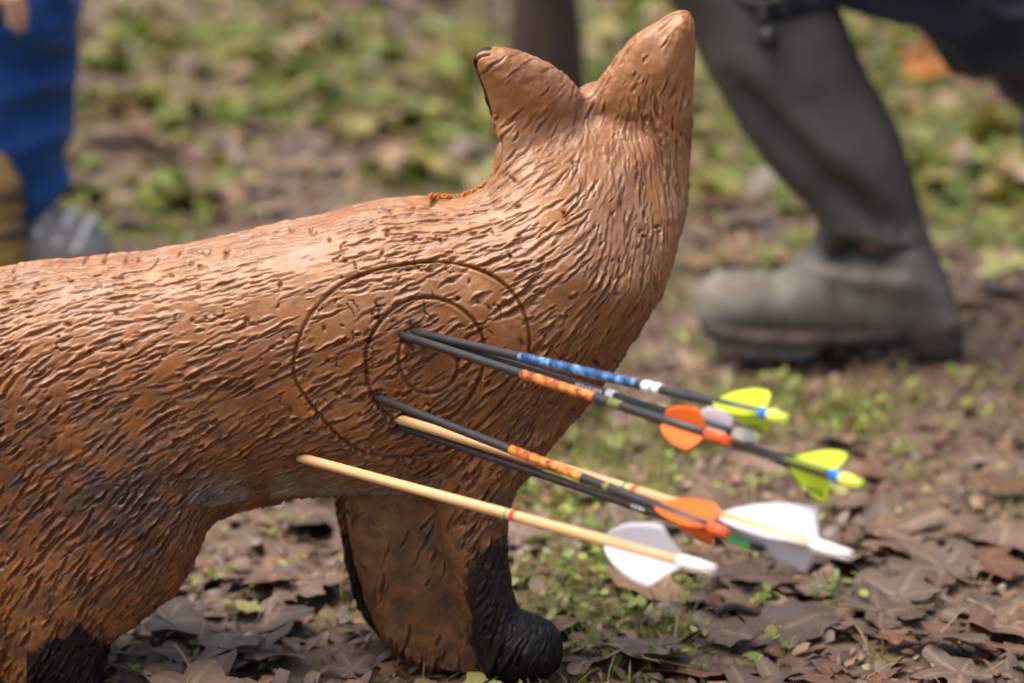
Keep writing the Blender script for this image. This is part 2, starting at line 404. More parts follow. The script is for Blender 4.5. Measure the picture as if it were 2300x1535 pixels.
ANG = [(0,650,22),(0,720,28),(0,900,40),(0,1200,50),(120,1420,62),(300,600,8),(300,700,12),(300,820,24),(300,1000,38),(300,1200,46),(420,1330,60),(600,560,10),(600,680,16),(600,800,24),(600,950,36),(600,1100,26),(800,1060,24),(900,480,4),(850,600,16),(900,720,28),(900,850,36),(900,1000,40),(1050,480,10),(1100,560,18),(1100,700,22),(1120,900,42),(1100,1060,52),(1180,400,42),(1250,550,38),(1300,700,42),(1300,850,55),(1200,950,55),(1350,350,76),(1250,330,58),(1400,480,62),(1470,300,105),(1450,600,62),(1450,700,60),(1510,420,82),(1200,200,35),(1480,150,62),(1000,1350,85),(1100,1300,62),(1080,1150,60),(850,1300,85)]
RING_OUT = [(659,808),(672,758),(693,711),(725,675),(754,647),(797,622),(851,605),(905,595),(958,588),(1012,590),(1066,602),(1112,623),(1152,657),(1173,693),(1188,736),(1190,783),(1178,832),(1154,872),(1120,915),(1066,968),(1008,1010),(962,1024),(908,1028),(851,1025),(815,1016),(772,991),(736,955),(700,912),(672,872),(659,844)]
RING_MID = [(820,801),(824,778),(833,755),(851,726),(879,697),(915,675),(958,667),(1001,675),(1037,695),(1066,722),(1084,754),(1091,801),(1080,847),(1058,892),(1024,932),(990,953),(958,962),(926,960),(897,951),(865,930),(844,905),(832,880),(824,850)]
RING_IN = [(894,801),(900,772),(922,756),(958,750),(994,760),(1020,778),(1030,805),(1027,835),(1015,860),(994,878),(965,887),(937,881),(912,862),(898,833)]

def build_fox():
    h = 0.0031
    lo = np.array([-0.60, 1.95, -0.03]); hi = np.array([0.20, 2.52, 0.98])
    p00 = at(np.array([-420.]), np.array([600.]), YM)[0]; lo[0] = p00[0]
    ax = grid(lo, hi, h); X2, Z2 = np.meshgrid(ax[0], ax[2], indexing='ij')
    q = np.stack([X2, np.full_like(X2, YM), Z2], -1); PX, PY, _ = to_px(q)
    YC2 = yc_px(PX, PY)
    Yg = ax[1][None, :, None]
    def inflate(poly, R, W, yoff=0.0, useyc=True, blur=6, Wmap=None, plane=None):
        a = np.array(poly, float)
        yy = (yc_px(a[:, 0], a[:, 1]) if useyc else np.full(len(a), YM)) + (yoff if not hasattr(yoff, '__call__') else 0)
        pt = at(a[:, 0], a[:, 1], yy)[:, [0, 2]]
        sd = poly_sdf(X2, Z2, pt)
        sb = blur2(sd, blur); wgt = sst(0.004, 0.02, -sd); sd = sd * (1 - wgt) + sb * wgt
        yc = (YC2 if useyc else YM) + yoff
        Wm = Wmap if Wmap is not None else W
        qq = np.maximum(R + sd, 0)[:, None, :]
        ycb = yc[:, None, :] if hasattr(yc, 'shape') and np.ndim(yc) == 2 else yc
        Wb = Wm[:, None, :] if np.ndim(Wm) == 2 else Wm
        return np.sqrt(qq ** 2 + ((Yg - ycb) * R / Wb) ** 2) - R
    Wt = 0.080 - 0.018 * sst(1050, 1400, PX) * sst(800, 300, PY) - 0.008 * sst(700, 1100, PY)
    D = inflate(TORSO, 0.095, 0, Wmap=Wt, blur=10)
    D = smin(D, inflate(THIGH, 0.075, 0.044, -0.040, False, 10), 0.022)
    # far hind leg
    far = [(x - 120, y - 22) for x, y in THIGH]
    D = smin(D, inflate(far, 0.07, 0.035, 0.045, False, 10), 0.02)
    D = smin(D, inflate(FLEG, 0.045, 0.030, -0.038, False, 6), 0.020)
    D = smin(D, inflate(FARLEG, 0.030, 0.020, 0.055, False, 4), 0.012)
    D = smin(D, inflate(WEB, 0.014, 0.030, 0.006, False, 4), 0.005)
    D = smin(D, inflate(EARL, 0.040, 0.019, -0.029, True, 3), 0.011)
    D = smin(D, inflate(EARR, 0.040, 0.022, -0.018, True, 3), 0.012)
    P = np.stack(np.meshgrid(*ax, indexing='ij'), -1)
    hx = at1(1385, 300, YM + 0.055)
    # muzzle turned away from the camera, cheeks
    D = smin(D, cone_sdf(P, (hx.x - 0.006, hx.y + 0.045, hx.z - 0.015), (hx.x + 0.018, hx.y + 0.165, hx.z - 0.060), 0.042, 0.017), 0.03)
    D = smin(D, ell_sdf(P, (hx.x - 0.004, hx.y + 0.035, hx.z - 0.02), (0.048, 0.05, 0.05)), 0.03)
    # tail
    tl = at1(-330, 760, YM)
    D = smin(D, cone_sdf(P, (tl.x + 0.05, YM, tl.z), (tl.x + 0.015, YM + 0.05, tl.z - 0.13), 0.03, 0.035), 0.02)
    # hollow the front of each ear (faces away)
    for e, r in (((1165, 190), 0.026), ((1500, 140), 0.026)):
        c = at1(e[0], e[1], YM + 0.055)
        D = np.maximum(D, -(ell_sdf(P, (c.x, c.y + 0.020, c.z + 0.002), (r, 0.026, r * 1.35))))
    D = np.maximum(D, -(P[..., 2] + 0.006))
    V, Q = surface_nets(D, lo, h); V = relax(V, Q, 4)
    me = subdivide(mesh_np('fox', V, Q), 2)
    V = get_v(me); N = get_n(me); nv = len(V)
    PX, PY, _ = to_px(V)
    near = V[:, 1] < yc_px(PX, PY) + 0.05
    # black areas and smooth areas
    def inpoly(poly, soft=12):
        return sst(soft, -soft, poly_sdf(PX, PY, np.array(poly, float)))
    inner = -poly_sdf(PX, PY, np.array(WEB, float))
    is_web = (inner > 6) & (PX < 1045 + (PY - 1250) * 0.25) & (PY > 1112) & (V[:, 1] < YM + 0.02)
    smoothz = is_web.astype(float)
    ears = np.maximum(inpoly(EARL, 18) * sst(320, 240, PY), inpoly(EARR, 18) * sst(260, 150, PY))
    # flow
    A = np.array(ANG, float)
    def angle(px, py):
        dx = px[:, None] - A[:, 0]; dy = py[:, None] - A[:, 1]; w = 1 / (dx * dx + dy * dy + 900) ** 1.5
        a = np.radians(A[:, 2]); return np.arctan2((w * np.sin(a)).sum(1), (w * np.cos(a)).sum(1))
    cell = 0.017
    K = np.floor((V - V.min(0)) / cell).astype(np.int64); dims = K.max(0) + 3
    key = ((K[:, 0] + 1) * dims[1] + K[:, 1] + 1) * dims[2] + K[:, 2] + 1
    order = np.argsort(key, kind='stable'); ks = key[order]
    uk, st = np.unique(ks, return_index=True); en = np.append(st[1:], nv); cells = {int(k): (int(a), int(b)) for k, a, b in zip(uk, st, en)}
    offs = [(a * dims[1] + b) * dims[2] + c for a in (-1, 0, 1) for b in (-1, 0, 1) for c in (-1, 0, 1)]
    def nbr(i):
        k = int(key[i]); L = []
        for o in offs:
            c = cells.get(k + int(o))
            if c: L.append(order[c[0]:c[1]])
        return np.concatenate(L)
    disp = np.zeros(nv); groove = np.zeros(nv)
    # low swelling
    st_dir = np.stack([np.cos(angle(PX, PY)), np.zeros(nv), np.sin(angle(PX, PY))], 1)
    disp += 0.0015 * fbm(V, 20, 41, 2) * (1 - 0.6 * smoothz)
    area = 0.55e6
    cand = rng.permutation(nv)
    nS = 9800
    taken = {}
    cnt = 0
    sparse = 0.5 * sst(0.2, 0.7, vnoise(V, 26, 44))
    for i in cand:
        if cnt >= nS: break
        p = V[i]; n = N[i]
        if smoothz[i] > 0.5 and random.random() < 0.93: continue
        if random.random() < 0.8 * ears[i] or random.random() < sparse[i]: continue
        kk = tuple(np.floor(p / 0.0044).astype(int))
        if kk in taken: continue
        taken[kk] = 1; cnt += 1
        d = st_dir[i].copy(); j = random.gauss(0, 0.085)
        d = np.array([d[0] * math.cos(j) - d[2] * math.sin(j), 0, d[0] * math.sin(j) + d[2] * math.cos(j)])
        d -= n * (d @ n); L = np.linalg.norm(d)
        if L < 0.15: continue
        d /= L; c = np.cross(n, d)
        if c[2] < 0: c = -c                                    # across, pointing up
        ii = nbr(i); r = V[ii] - p
        al = r @ d; ac = r @ c; nn = r @ n
        big = random.random()
        hl = random.uniform(0.003, 0.006) if big < 0.35 else random.uniform(0.007, 0.012) if big < 0.72 else random.uniform(0.012, 0.0175)
        wd = random.uniform(0.0009, 0.0021) * (1.2 if big > 0.6 else 1)
        dp = random.uniform(0.0006, 0.0020) * (0.52 + 1.05 * float(sst(0.65, -0.15, N[i][2]))) * random.choice((0.6, 1, 1.15)) * (1 - 0.5 * ears[i])
        bend = random.uniform(-1, 1) * 7
        ac = ac - bend * al * al + 0.00035 * np.sin(al * 500 + big * 20)
        taper = np.clip(1 - (al / hl) ** 2, 0, 1)
        wloc = wd * (0.35 + 0.65 * taper)
        t = ac / wloc
        # steep upper lip, long ramp below; a small raised rim above
        g = np.where(t > 0, np.clip(1 - t / 0.55, 0, 1), np.clip(1 + t / 2.0, 0, 1)) * np.sqrt(taper)
        g = g * g * (3 - 2 * g)
        rim = np.exp(-((t - 1.3) / 0.6) ** 2) * taper * 0.50
        m = np.abs(nn) < 0.012
        disp[ii] = np.where(m, np.minimum(disp[ii], disp[ii] * 0.45 - dp * g) * (g > 0.02) + disp[ii] * (g <= 0.02) + dp * rim, disp[ii])
        groove[ii] = np.maximum(groove[ii], g ** 1.6 * m * (0.6 + 0.4 * big))
    # rings
    ringm = np.zeros(nv)
    front = (N[:, 1] < -0.05) & (V[:, 1] < YM - 0.01)
    for ring, wpx, dpt in ((RING_OUT, 3.0, 0.0026), (RING_MID, 3.3, 0.0028), (RING_IN, 3.0, 0.0020)):
        r = np.array(ring, float); n = len(r); rr = []
        for i in range(n):                                      # Catmull-Rom
            p0, p1, p2, p3 = r[i - 1], r[i], r[(i + 1) % n], r[(i + 2) % n]
            for s in (0, .25, .5, .75): rr.append(0.5 * ((2 * p1) + (-p0 + p2) * s + (2 * p0 - 5 * p1 + 4 * p2 - p3) * s * s + (-p0 + 3 * p1 - 3 * p2 + p3) * s ** 3))
        bb = (PX > r[:, 0].min() - 20) & (PX < r[:, 0].max() + 20) & (PY > r[:, 1].min() - 20) & (PY < r[:, 1].max() + 20) & front
        ii = np.where(bb)[0]
        wob = 1.5 * vnoise(V[ii], 60, 51)
        rr = np.array(rr); 
        for _k in range(6): rr = (np.roll(rr, 1, 0) + np.roll(rr, -1, 0) + 2 * rr) / 4
        dd = np.abs(np.abs(poly_sdf(PX[ii], PY[ii], np.array(rr))) + wob * 0.5)
        g = np.exp(-(dd / wpx) ** 2); dv = 1 + 0.35 * vnoise(V[ii], 45, 52)
        disp[ii] = disp[ii] * (1 - 0.8 * g) - dpt * dv * g + 0.0004 * np.exp(-((dd - 9) / 4) ** 2)
        ringm[ii] = np.maximum(ringm[ii], g)
    # old arrow holes and nicks
    fi = np.where(front & (smoothz < 0.5))[0]
    for _ in range(260):
        if _ < 120:
            cx, cy = random.gauss(930, 190), random.gauss(820, 130)
            j = fi[np.argmin((PX[fi] - cx) ** 2 + (PY[fi] - cy) ** 2)] if _ < 60 else fi[random.randrange(len(fi))]
        else: j = fi[random.randrange(len(fi))]
        ii = nbr(j); r = V[ii] - V[j]; rad = random.uniform(0.0007, 0.0016)
        el = random.uniform(1, 2.6); a = random.uniform(0, 3.14)
        u = r[:, 0] * math.cos(a) + r[:, 2] * math.sin(a); v = -r[:, 0] * math.sin(a) + r[:, 2] * math.cos(a)
        g = np.exp(-((u / (rad * el)) ** 2 + (v / rad) ** 2)); disp[ii] -= 0.0022 * g; groove[ii] = np.maximum(groove[ii], g * 1.3)
    for (ex, ey) in ((932, 742), (908, 758), (848, 896), (893, 963), (903, 940), (674, 1032), (925, 768)):
        dd = np.hypot(PX - ex + 2, PY - ey) + 2 * vnoise(V, 150, 68); g = np.exp(-(dd / 13) ** 2) * front; disp -= 0.0024 * g; ringm = np.maximum(ringm, np.exp(-(dd / 17) ** 2) * front)
        disp += 0.0008 * np.exp(-((dd - 24) / 8) ** 2) * front
    for _ in range(70):
        cx, cy = (random.gauss(900, 150), random.gauss(780, 130)) if _ < 48 else (random.uniform(60, 1450), random.uniform(560, 1200))
        a = random.uniform(0, 6.28); px_, py_ = cx, cy
        ii = np.where((np.abs(PX - cx) < 40) & (np.abs(PY - cy) < 40) & front)[0]
        for k in range(random.randint(2, 5)):
            a += random.gauss(0, 0.9); l_ = random.uniform(5, 12); qx, qy = px_ + l_ * math.cos(a), py_ + l_ * math.sin(a)
            t = np.clip(((PX[ii] - px_) * (qx - px_) + (PY[ii] - py_) * (qy - py_)) / (l_ * l_), 0, 1)
            dd = np.hypot(PX[ii] - px_ - (qx - px_) * t, PY[ii] - py_ - (qy - py_) * t); g = np.exp(-(dd / 1.9) ** 2)
            disp[ii] -= 0.0010 * g; ringm[ii] = np.maximum(ringm[ii], g); px_, py_ = qx, qy
    # parting line ridge on the back, rough in the raw foam
    top = N[:, 2] > 0.2
    prid = np.exp(-((V[:, 1] - YM - 0.004 + 0.004 * vnoise(V, 20, 61)) / 0.0022) ** 2) * top * (PX < 900) * (PY < 640)
    disp += 0.0015 * prid * np.clip(vnoise(V, 70, 62) + 0.5, 0, 1)
    disp += 0.00014 * vnoise(V, 260, 63) + ears * 0.0011 * fbm(V * np.array((1, 1, .6)), 75, 64, 3)
    disp += 0.0009 * (1 - smoothz) * np.abs(fbm(V, 95, 65, 2)) * sst(0.2, 0.7, vnoise(V, 18, 66) + .4)
    V2 = V + N * disp[:, None]
    set_v(me, V2)
    # pigments
    wob = 22 * fbm(V, 30, 71, 3)
    black = np.zeros(nv)
    black = np.maximum(black, sst(-110, 110, (PY - 1245) + (PX - 1085) * 0.9 + wob * 2.4) * (PX > 985) * (V[:, 1] < YM + 0.0) * (1 - smoothz * sst(0, 45, 1045 + (PY - 1250) * 0.25 - PX + wob)) * (PY > 1180))
    black = np.maximum(black, sst(-40, 40, (PY - 1455) - np.abs(PX - 175) * 0.55 + 45 + wob) * (PX < 330) * (PX > 60) * (PY > 1380))
    black = np.maximum(black, sst(10, 40, PY - 1180 + wob) * (V[:, 1] > YM + 0.037) * (PX > 600))
    black = np.maximum(black, sst(0.0, 0.02, V[:, 1] - YM - 0.062) * (ears > 0.3))
    edgeL = sst(9, 3, poly_sdf(PX, PY, np.array(EARL, float)) * -1) * (PX < 1105) * (PY < 260) * (V[:, 1] > YM - 0.004)
    black = np.maximum(black, edgeL)
    under = sst(0.1, -0.55, N[:, 2]) * sst(1040, 1120, PY) * (PX > 420) * (PX < 1000) * (1 - smoothz)
    belly = np.clip(under * sst(-0.25, 0.25, vnoise(V, 40, 73) + 0.35) * 0.85, 0, 1) * (V[:, 2] > 0.15)
    dirt = sst(850, 1120, PY + wob * 1.5) * 0.42 + 0.5 * np.exp(-(((PX - 290) / 110) ** 2 + ((PY - 1120) / 100) ** 2)) \
        + 0.35 * np.exp(-(((PX - 870) / 60) ** 2 + ((PY - 790) / 60) ** 2)) + 0.25 * np.exp(-(((PX - 960) / 160) ** 2 + ((PY - 850) / 140) ** 2)) + 0.10 * sst(1050, 1300, PY) * (PX > 700)
    fade = sst(900, 560, PY + wob) * sst(-0.45, 0.5, N[:, 2] + 0.55)  # sun-faded foam plus light from above put into the colour of upward faces
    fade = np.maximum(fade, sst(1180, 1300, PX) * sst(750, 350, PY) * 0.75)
    fade = fade * (1 - 0.5 * ears * sst(0.55, 0.2, N[:, 2]))  # ear shading put into the colour: faces not turned up are less pale
    raw = prid * sst(0.15, 0.5, vnoise(V, 55, 74)) * 0.8
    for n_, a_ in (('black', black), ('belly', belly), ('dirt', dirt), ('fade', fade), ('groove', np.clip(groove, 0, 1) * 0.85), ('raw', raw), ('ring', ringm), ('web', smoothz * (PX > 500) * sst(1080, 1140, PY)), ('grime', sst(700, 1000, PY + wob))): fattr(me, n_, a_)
    me.polygons.foreach_set('use_smooth', np.ones(len(me.polygons), bool))
    c = ground_at(600, 1520)
    root = empty('fox_target', (-0.15, YM, 0), 'carved foam fox archery target standing on the leafy ground, stuck with arrows', 'archery target')
    inv = Matrix.Translation((0.15, -YM, 0))
    FM = fox_material()
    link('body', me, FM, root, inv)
    blackm = simple('glossy_black', (0.01, 0.01, 0.01), 0.15)
    mb = MB(); mb.ball((hx.x + 0.020, hx.y + 0.182, hx.z - 0.060), (0.011, 0.010, 0.009)); mb.build('nose', blackm, root, inv)
    for s in (-1, 1):
        mb = MB(); mb.ball((hx.x + 0.006 + s * 0.028, hx.y + 0.082 - s * 0.004, hx.z - 0.012), 0.008); mb.build('eye', blackm, root, inv)
    # crumbs of raw foam in the dip of the neck
    mb = MB(); r2 = random.Random(3)
    line = [(962, 441), (985, 440), (1010, 443), (1040, 440), (1060, 432), (1080, 420), (1092, 412)]
    for k in range(330):
        t = r2.random() * (len(line) - 1.001); i = int(t); f = t - i
        if 0.36 * 6 < t < 0.5 * 6 and r2.random() < 0.6: continue
        px = line[i][0] * (1 - f) + line[i + 1][0] * f; py = line[i][1] * (1 - f) + line[i + 1][1] * f
        q = at1(px, py + r2.uniform(-5, 5), yc_px(np.float64(px), np.float64(py)) + r2.uniform(-0.006, 0.004))
        mb.ball(q, tuple(r2.uniform(.0004, .0013) * r2.choice((.8, 1, 1, 1.5)) for _q in range(3)), 6, 4)
    mb.build('raw_foam_crumbs', simple('raw_orange_foam', (0.62, 0.22, 0.05), 0.8, 0.5, 300, 0.4), root, inv)
    return me
fox_me = build_fox()

# surface lookup for arrow entries
from mathutils.bvhtree import BVHTree
_o = [o for o in bpy.data.objects if o.name.startswith('body')][0]
_bv = BVHTree.FromPolygons([tuple(v) for v in get_v(fox_me)[:]], [tuple(p.vertices) for p in fox_me.polygons]) if False else None
def hit_fox(px, py):
    V = get_v(fox_me); a, b, dep = to_px(V)
    m = ((a - px) ** 2 + (b - py) ** 2) < 7 ** 2
    return V[m][np.argsort(V[m][:, 1])[:6]].mean(0)

# ------------------------------------------------------------------ arrows
CARB = simple('carbon_shaft', (0.032, 0.033, 0.036), 0.36, 0.4, 60, 0.15, 900)
def wood():
    m, t, b, lk = nmat('pale_wood'); v = tc(t)
    mp = nd(t, 'Mapping'); mp.inputs['Scale'].default_value = (600, 600, 12); lk(v, mp.inputs[0])
    n = noise(t, lk, 1.0, 4, 0.6, mp.outputs[0]).outputs[0]
    lk(ramp(t, lk, n, [(0.3, (0.52, 0.30, 0.13)), (0.6, (0.66, 0.43, 0.22))]), b.inputs['Base Color']); b.inputs['Roughness'].default_value = 0.42
    return m
WOOD = wood()
def fire():
    m, t, b, lk = nmat('flame_wrap'); v = tc(t); n = noise(t, lk, 130, 4, 0.7, v, 0.4).outputs[0]
    lk(ramp(t, lk, n, [(0.40, (0.03, 0.02, 0.04)), (0.45, (0.36, 0.08, 0.02)), (0.55, (0.62, 0.20, 0.03)), (0.66, (0.62, 0.42, 0.07))]), b.inputs['Base Color'])
    b.inputs['Roughness'].default_value = 0.3; return m
def blue():
    m, t, b, lk = nmat('blue_wrap'); v = tc(t); n = noise(t, lk, 110, 3, 0.6, v, 0.3).outputs[0]
    lk(ramp(t, lk, n, [(0.36, (0.01, 0.02, 0.07)), (0.5, (0.015, 0.09, 0.25)), (0.64, (0.16, 0.32, 0.52))]), b.inputs['Base Color'])
    b.inputs['Roughness'].default_value = 0.25; return m
FIRE, BLUE = fire(), blue()
def vane_mat(name, c, tr=0.35, rough=0.45):
    m, t, b, lk = nmat(name); v = tc(t); n = noise(t, lk, 90, 3, 0.5, v).outputs[0]
    lk(ramp(t, lk, n, [(0.3, tuple(x * 0.92 for x in c)), (0.7, c)]), b.inputs['Base Color']); b.inputs['Roughness'].default_value = rough
    tl = nd(t, 'BsdfTranslucent'); tl.inputs[0].default_value = (*c, 1)
    mx = nd(t, 'MixShader'); mx.inputs[0].default_value = tr
    lk(b.outputs[0], mx.inputs[1]); lk(tl.outputs[0], mx.inputs[2]); lk(mx.outputs[0], t.nodes['Material Output'].inputs[0]); return m
LIME = vane_mat('lime_plastic', (0.66, 0.86, 0.03)); ORANGE = vane_mat('orange_plastic', (0.95, 0.22, 0.03)); WHITE = vane_mat('white_feather', (0.74, 0.75, 0.82), 0.3, 0.7)
LIMEN = simple('lime_nock', (0.66, 0.80, 0.10), 0.3, 0.05, 40, sub=0.3); REDN = simple('red_orange_nock', (0.85, 0.10, 0.02), 0.3, 0.05, sub=0.2)
WHITEN = simple('white_nock', (0.82, 0.80, 0.78), 0.35, 0.05); GREENN = simple('green_nock', (0.08, 0.55, 0.16), 0.3, 0.05)
BLUEC = simple('blue_collar', (0.01, 0.14, 0.55), 0.25, 0.1); WHITEB = simple('white_band', (0.8, 0.8, 0.8), 0.35, 0.05)
REDB = simple('red_band', (0.65, 0.04, 0.03), 0.4, 0.1); GREENB = simple('green_band', (0.03, 0.32, 0.10), 0.4, 0.1); OLIVE = simple('olive_band', (0.16, 0.18, 0.04), 0.4, 0.3)
BLACKINK = simple('black_ink', (0.02, 0.02, 0.02), 0.5, 0.1); SILVER = simple('silver_print', (0.55, 0.57, 0.6), 0.35, 0.2)

VANE_PLASTIC = [(0, 0), (0.03, .10), (.12, .30), (.27, .55), (.45, .78), (.62, .93), (.78, 1.0), (.88, .98), (.94, .84), (.985, .35), (1.0, 0)]
VANE_FEATHER = [(0, 0), (.04, .13), (.12, .34), (.25, .58), (.42, .79), (.60, .93), (.77, 1.0), (.81, .97), (.85, .66), (.90, .38), (.95, .14), (1.0, 0)]
VANE_ROUND = [(0, 0), (0.02, .20), (.10, .42), (.25, .67), (.45, .88), (.65, .98), (.80, 1.0), (.90, .88), (.95, .58), (1.0, 0)]
def arrow(label, e, n, rad, mat, parts, vanes, nock, RATIO=0.63, depth=0.07, ecut=None, dY=0.0, prints=None):
    """e,n: picture positions of the entry and the nock tip; all arrows fly nearly parallel"""
    E = Vector(hit_fox(*e)) if ecut is None else ecut
    E = E + Vector((0, dY, 0))
    a = (n[0] - 1150) / FPX; b = -(n[1] - 767.5) / FPX; dr = Vector((a, CP + b * SP, -SP + b * CP))
    # nock: on its ray, so that sideways / towards-camera travel = RATIO
    t = (E.x + RATIO * E.y) / (dr.x + RATIO * dr.y)
    Nk = Vector((0, 0, H_CAM)) + dr * t
    ax = (Nk - E).normalized(); L = (Nk - E).length
    tocam = (Vector((0, 0, H_CAM)) - (E + Nk) / 2); tocam = (tocam - ax * tocam.dot(ax)).normalized()
    up = ax.cross(tocam); up = up if up.z > 0 else -up
    # local frame: z along the arrow, x = up, y = towards the camera
    M = Matrix((( up.x, tocam.x, ax.x, E.x), (up.y, tocam.y, ax.y, E.y), (up.z, tocam.z, ax.z, E.z), (0, 0, 0, 1)))
    root = empty('arrow', (0, 0, 0), label, 'arrow', 'arrows stuck in the fox target'); root.matrix_world = M
    def s_of(px):                                    # length along the arrow that shows at picture x = px
        lo_, hi_ = 0.0, L
        for _ in range(40):
            m_ = (lo_ + hi_) / 2; q = E + ax * m_; x = float(to_px(np.array(q))[0])
            if x < px: lo_ = m_
            else: hi_ = m_
        return lo_
    nl, nm, nkind = nock
    s_n = s_of(nl)
    mb = MB(); zs = [-depth, 0.0] + [s_n * k / 8 for k in range(1, 9)]; mb.tube([(0, 0, z) for z in zs], rad, 20); mb.build('shaft', mat, root)
    for (nm_, x0, x1, m_, ex) in parts:
        z0, z1 = s_of(x0), s_of(x1); r = rad + ex; bv = min(0.0006, (z1 - z0) / 3)
        mb = MB(); mb.tube([(0, 0, z0), (0, 0, z0 + bv), (0, 0, z1 - bv), (0, 0, z1)], [rad, r, r, rad], 20); mb.build(nm_, m_, root)
    z0 = s_n; z1 = L; ln = z1 - z0; r = rad
    mb = MB()
    if nkind == 'cap':                                # over-shaft nock with a groove
        prof = [(0, .95), (.06, 1.18), (.45, 1.18), (.55, 1.0), (.70, 1.02)]
    elif nkind == 'fat': prof = [(0, 1.0), (.08, 1.5), (.5, 1.5), (.7, 1.3)]
    elif nkind == 'taper':
        prof = [(0, 1.0), (.1, 1.12), (.4, 1.1), (.7, .98)]
    else:
        prof = [(0, 1.0), (.06, 1.06), (.5, 1.04), (.70, .9)]
    mb.tube([(0, 0, z0 + ln * p) for p, _ in prof], [r * q for _, q in prof], 20)
    for s in (-1, 1):                                 # two prongs with the string slot between
        V = []; F = []
        for k, (zz, sc) in enumerate(((.68, 1.0), (.85, .98), (.97, .82), (1.0, .5))):
            for q in range(9):
                an = math.pi * (q / 8) ; V.append((s * (0.22 * r + 0.68 * r * sc * math.sin(an)), 0.88 * r * sc * math.cos(an), z0 + ln * zz))
        for k in range(3):
            for q in range(9):
                q2 = (q + 1) % 9; F.append((k * 9 + q, k * 9 + q2, k * 9 + 9 + q2, k * 9 + 9 + q))
        F.append(tuple(range(27, 36))); mb.add(V, F)
    mb.build('nock', nm, root)
    if vanes:
        x0, x1, hgt, angs, vm, shp, cols = vanes
        za, zb = s_of(x0), s_of(x1); Lv = zb - za
        # refine outline
        pts = []
        for i in range(len(shp) - 1):
            for f in (0, 0.5): pts.append((shp[i][0] * (1 - f) + shp[i + 1][0] * f, shp[i][1] * (1 - f) + shp[i + 1][1] * f))
        pts.append(shp[-1])
        for ai, an in enumerate(angs):
            V = []; F = []; th = 0.00035; nr = 5; ca, sa = math.cos(math.radians(an)), math.sin(math.radians(an))
            for side in (-1, 1):
                for (u, v) in pts:
                    for k in range(nr):
                        hh = rad * 0.96 + hgt * v * k / (nr - 1); tw = 0.0010 * math.sin(u * 3) * k / (nr - 1) + (side * th * (1 - 0.6 * k / (nr - 1)))
                        V.append((ca * hh - sa * tw, sa * hh + ca * tw, za + u * Lv))
            n1 = len(pts) * nr
            for side in (0, 1):
                for i in range(len(pts) - 1):
                    for k in range(nr - 1):
                        q = (i * nr + k, i * nr + k + 1, (i + 1) * nr + k + 1, (i + 1) * nr + k); q = tuple(j + side * n1 for j in q)
                        F.append(q if side else q[::-1])
            for i in range(len(pts) - 1):
                F.append((i * nr + nr - 1, (i + 1) * nr + nr - 1, (i + 1) * nr + nr - 1 + n1, i * nr + nr - 1 + n1))
            mb = MB(); mb.add(V, F)
            mb.build('vane', cols[ai] if cols else vm, root)
    if prints:
        for (kind, x0, x1, m_) in prints:
            z0, z1 = s_of(x0), s_of(x1)
            mb = MB(); rr = random.Random(int(x0)); z = z0
            while z < z1:
                wz = rr.uniform(0.0016, 0.0040); hw = rr.choice((0.30, 0.5, 0.5))
                V = []; F = []
                for q in range(5):
                    an = math.pi / 2 + 0.15 + (q / 4 - 0.5) * 2 * hw
                    for zz in (z, z + wz): V.append((rad * 1.02 * math.cos(an), rad * 1.02 * math.sin(an), zz))
                for q in range(4): F.append((q * 2, q * 2 + 1, q * 2 + 3, q * 2 + 2))
                mb.add(V, F); z += wz + rr.uniform(0.0008, 0.0022)
            mb.build('print', m_, root)
    return root, M, s_of, L

# four arrows of the upper cluster, four of the lower
a1 = arrow('uppermost arrow, black with a blue wrap, two white bands and lime vanes', (932, 742), (1768, 942), 0.0034, CARB,
      [('wrap', 1170, 1432, BLUE, .0002), ('band', 1448, 1466, WHITEB, .0006), ('band', 1470, 1486, WHITEB, .0005), ('collar', 1708, 1728, BLUEC, .0005)],
      (1610, 1716, .0125, (-18, 102, 222), LIME, VANE_PLASTIC, None), (1728, LIMEN, 'cap'))
a2 = arrow('black arrow with flame wrap and orange vanes, just under the blue wrapped arrow', (908, 758), (1643, 992), 0.0034, CARB,
      [('wrap', 1175, 1338, FIRE, .0002), ('band', 1372, 1398, OLIVE, .0003)],
      (1494, 1588, .0128, (28, 152, 270), ORANGE, VANE_ROUND, None), (1590, REDN, 'plain'))
a3 = arrow('black arrow with silver print, white vanes and short white nock', (948, 752), (1697, 988), 0.0030, CARB,
      [('band', 1366, 1384, WHITEB, .0007)],
      (1560, 1640, .0125, (0, 120, 240), WHITE, VANE_ROUND, [WHITE, CARB, WHITE] if False else None), (1652, WHITEN, 'fat'), dY=0.004, prints=[('p', 1300, 1362, SILVER)])
a4 = arrow('black arrow with lime vanes sticking out farthest right, no blue wrap', (925, 768), (1938, 1090), 0.0034, CARB,
      [('collar', 1868, 1892, BLUEC, .0005)],
      (1772, 1866, .0165, (-38, 82, 198), LIME, VANE_PLASTIC, None), (1890, LIMEN, 'cap'), dY=0.010)
a5 = arrow('black arrow with flame wrap and orange vanes, lower of the two flame wrapped ones', (848, 896), (1635, 1200), 0.0034, CARB,
      [('wrap', 1150, 1310, FIRE, .0002), ('band', 1360, 1372, OLIVE, .0003)],
      (1478, 1596, .0128, (-15, 105, 225), ORANGE, VANE_PLASTIC, None), (1596, REDN, 'plain'))
a6 = arrow('thin dark carbon arrow with a green nock, lowest of the black arrows', (893, 963), (1716, 1236), 0.0028, CARB,
      [('wrap', 1632, 1690, GREENN, .0002)],
      None, (1690, simple('dark_nock', (0.02, 0.02, 0.02), 0.3), 'plain'), prints=[('p', 1425, 1455, SILVER)], dY=0.002)
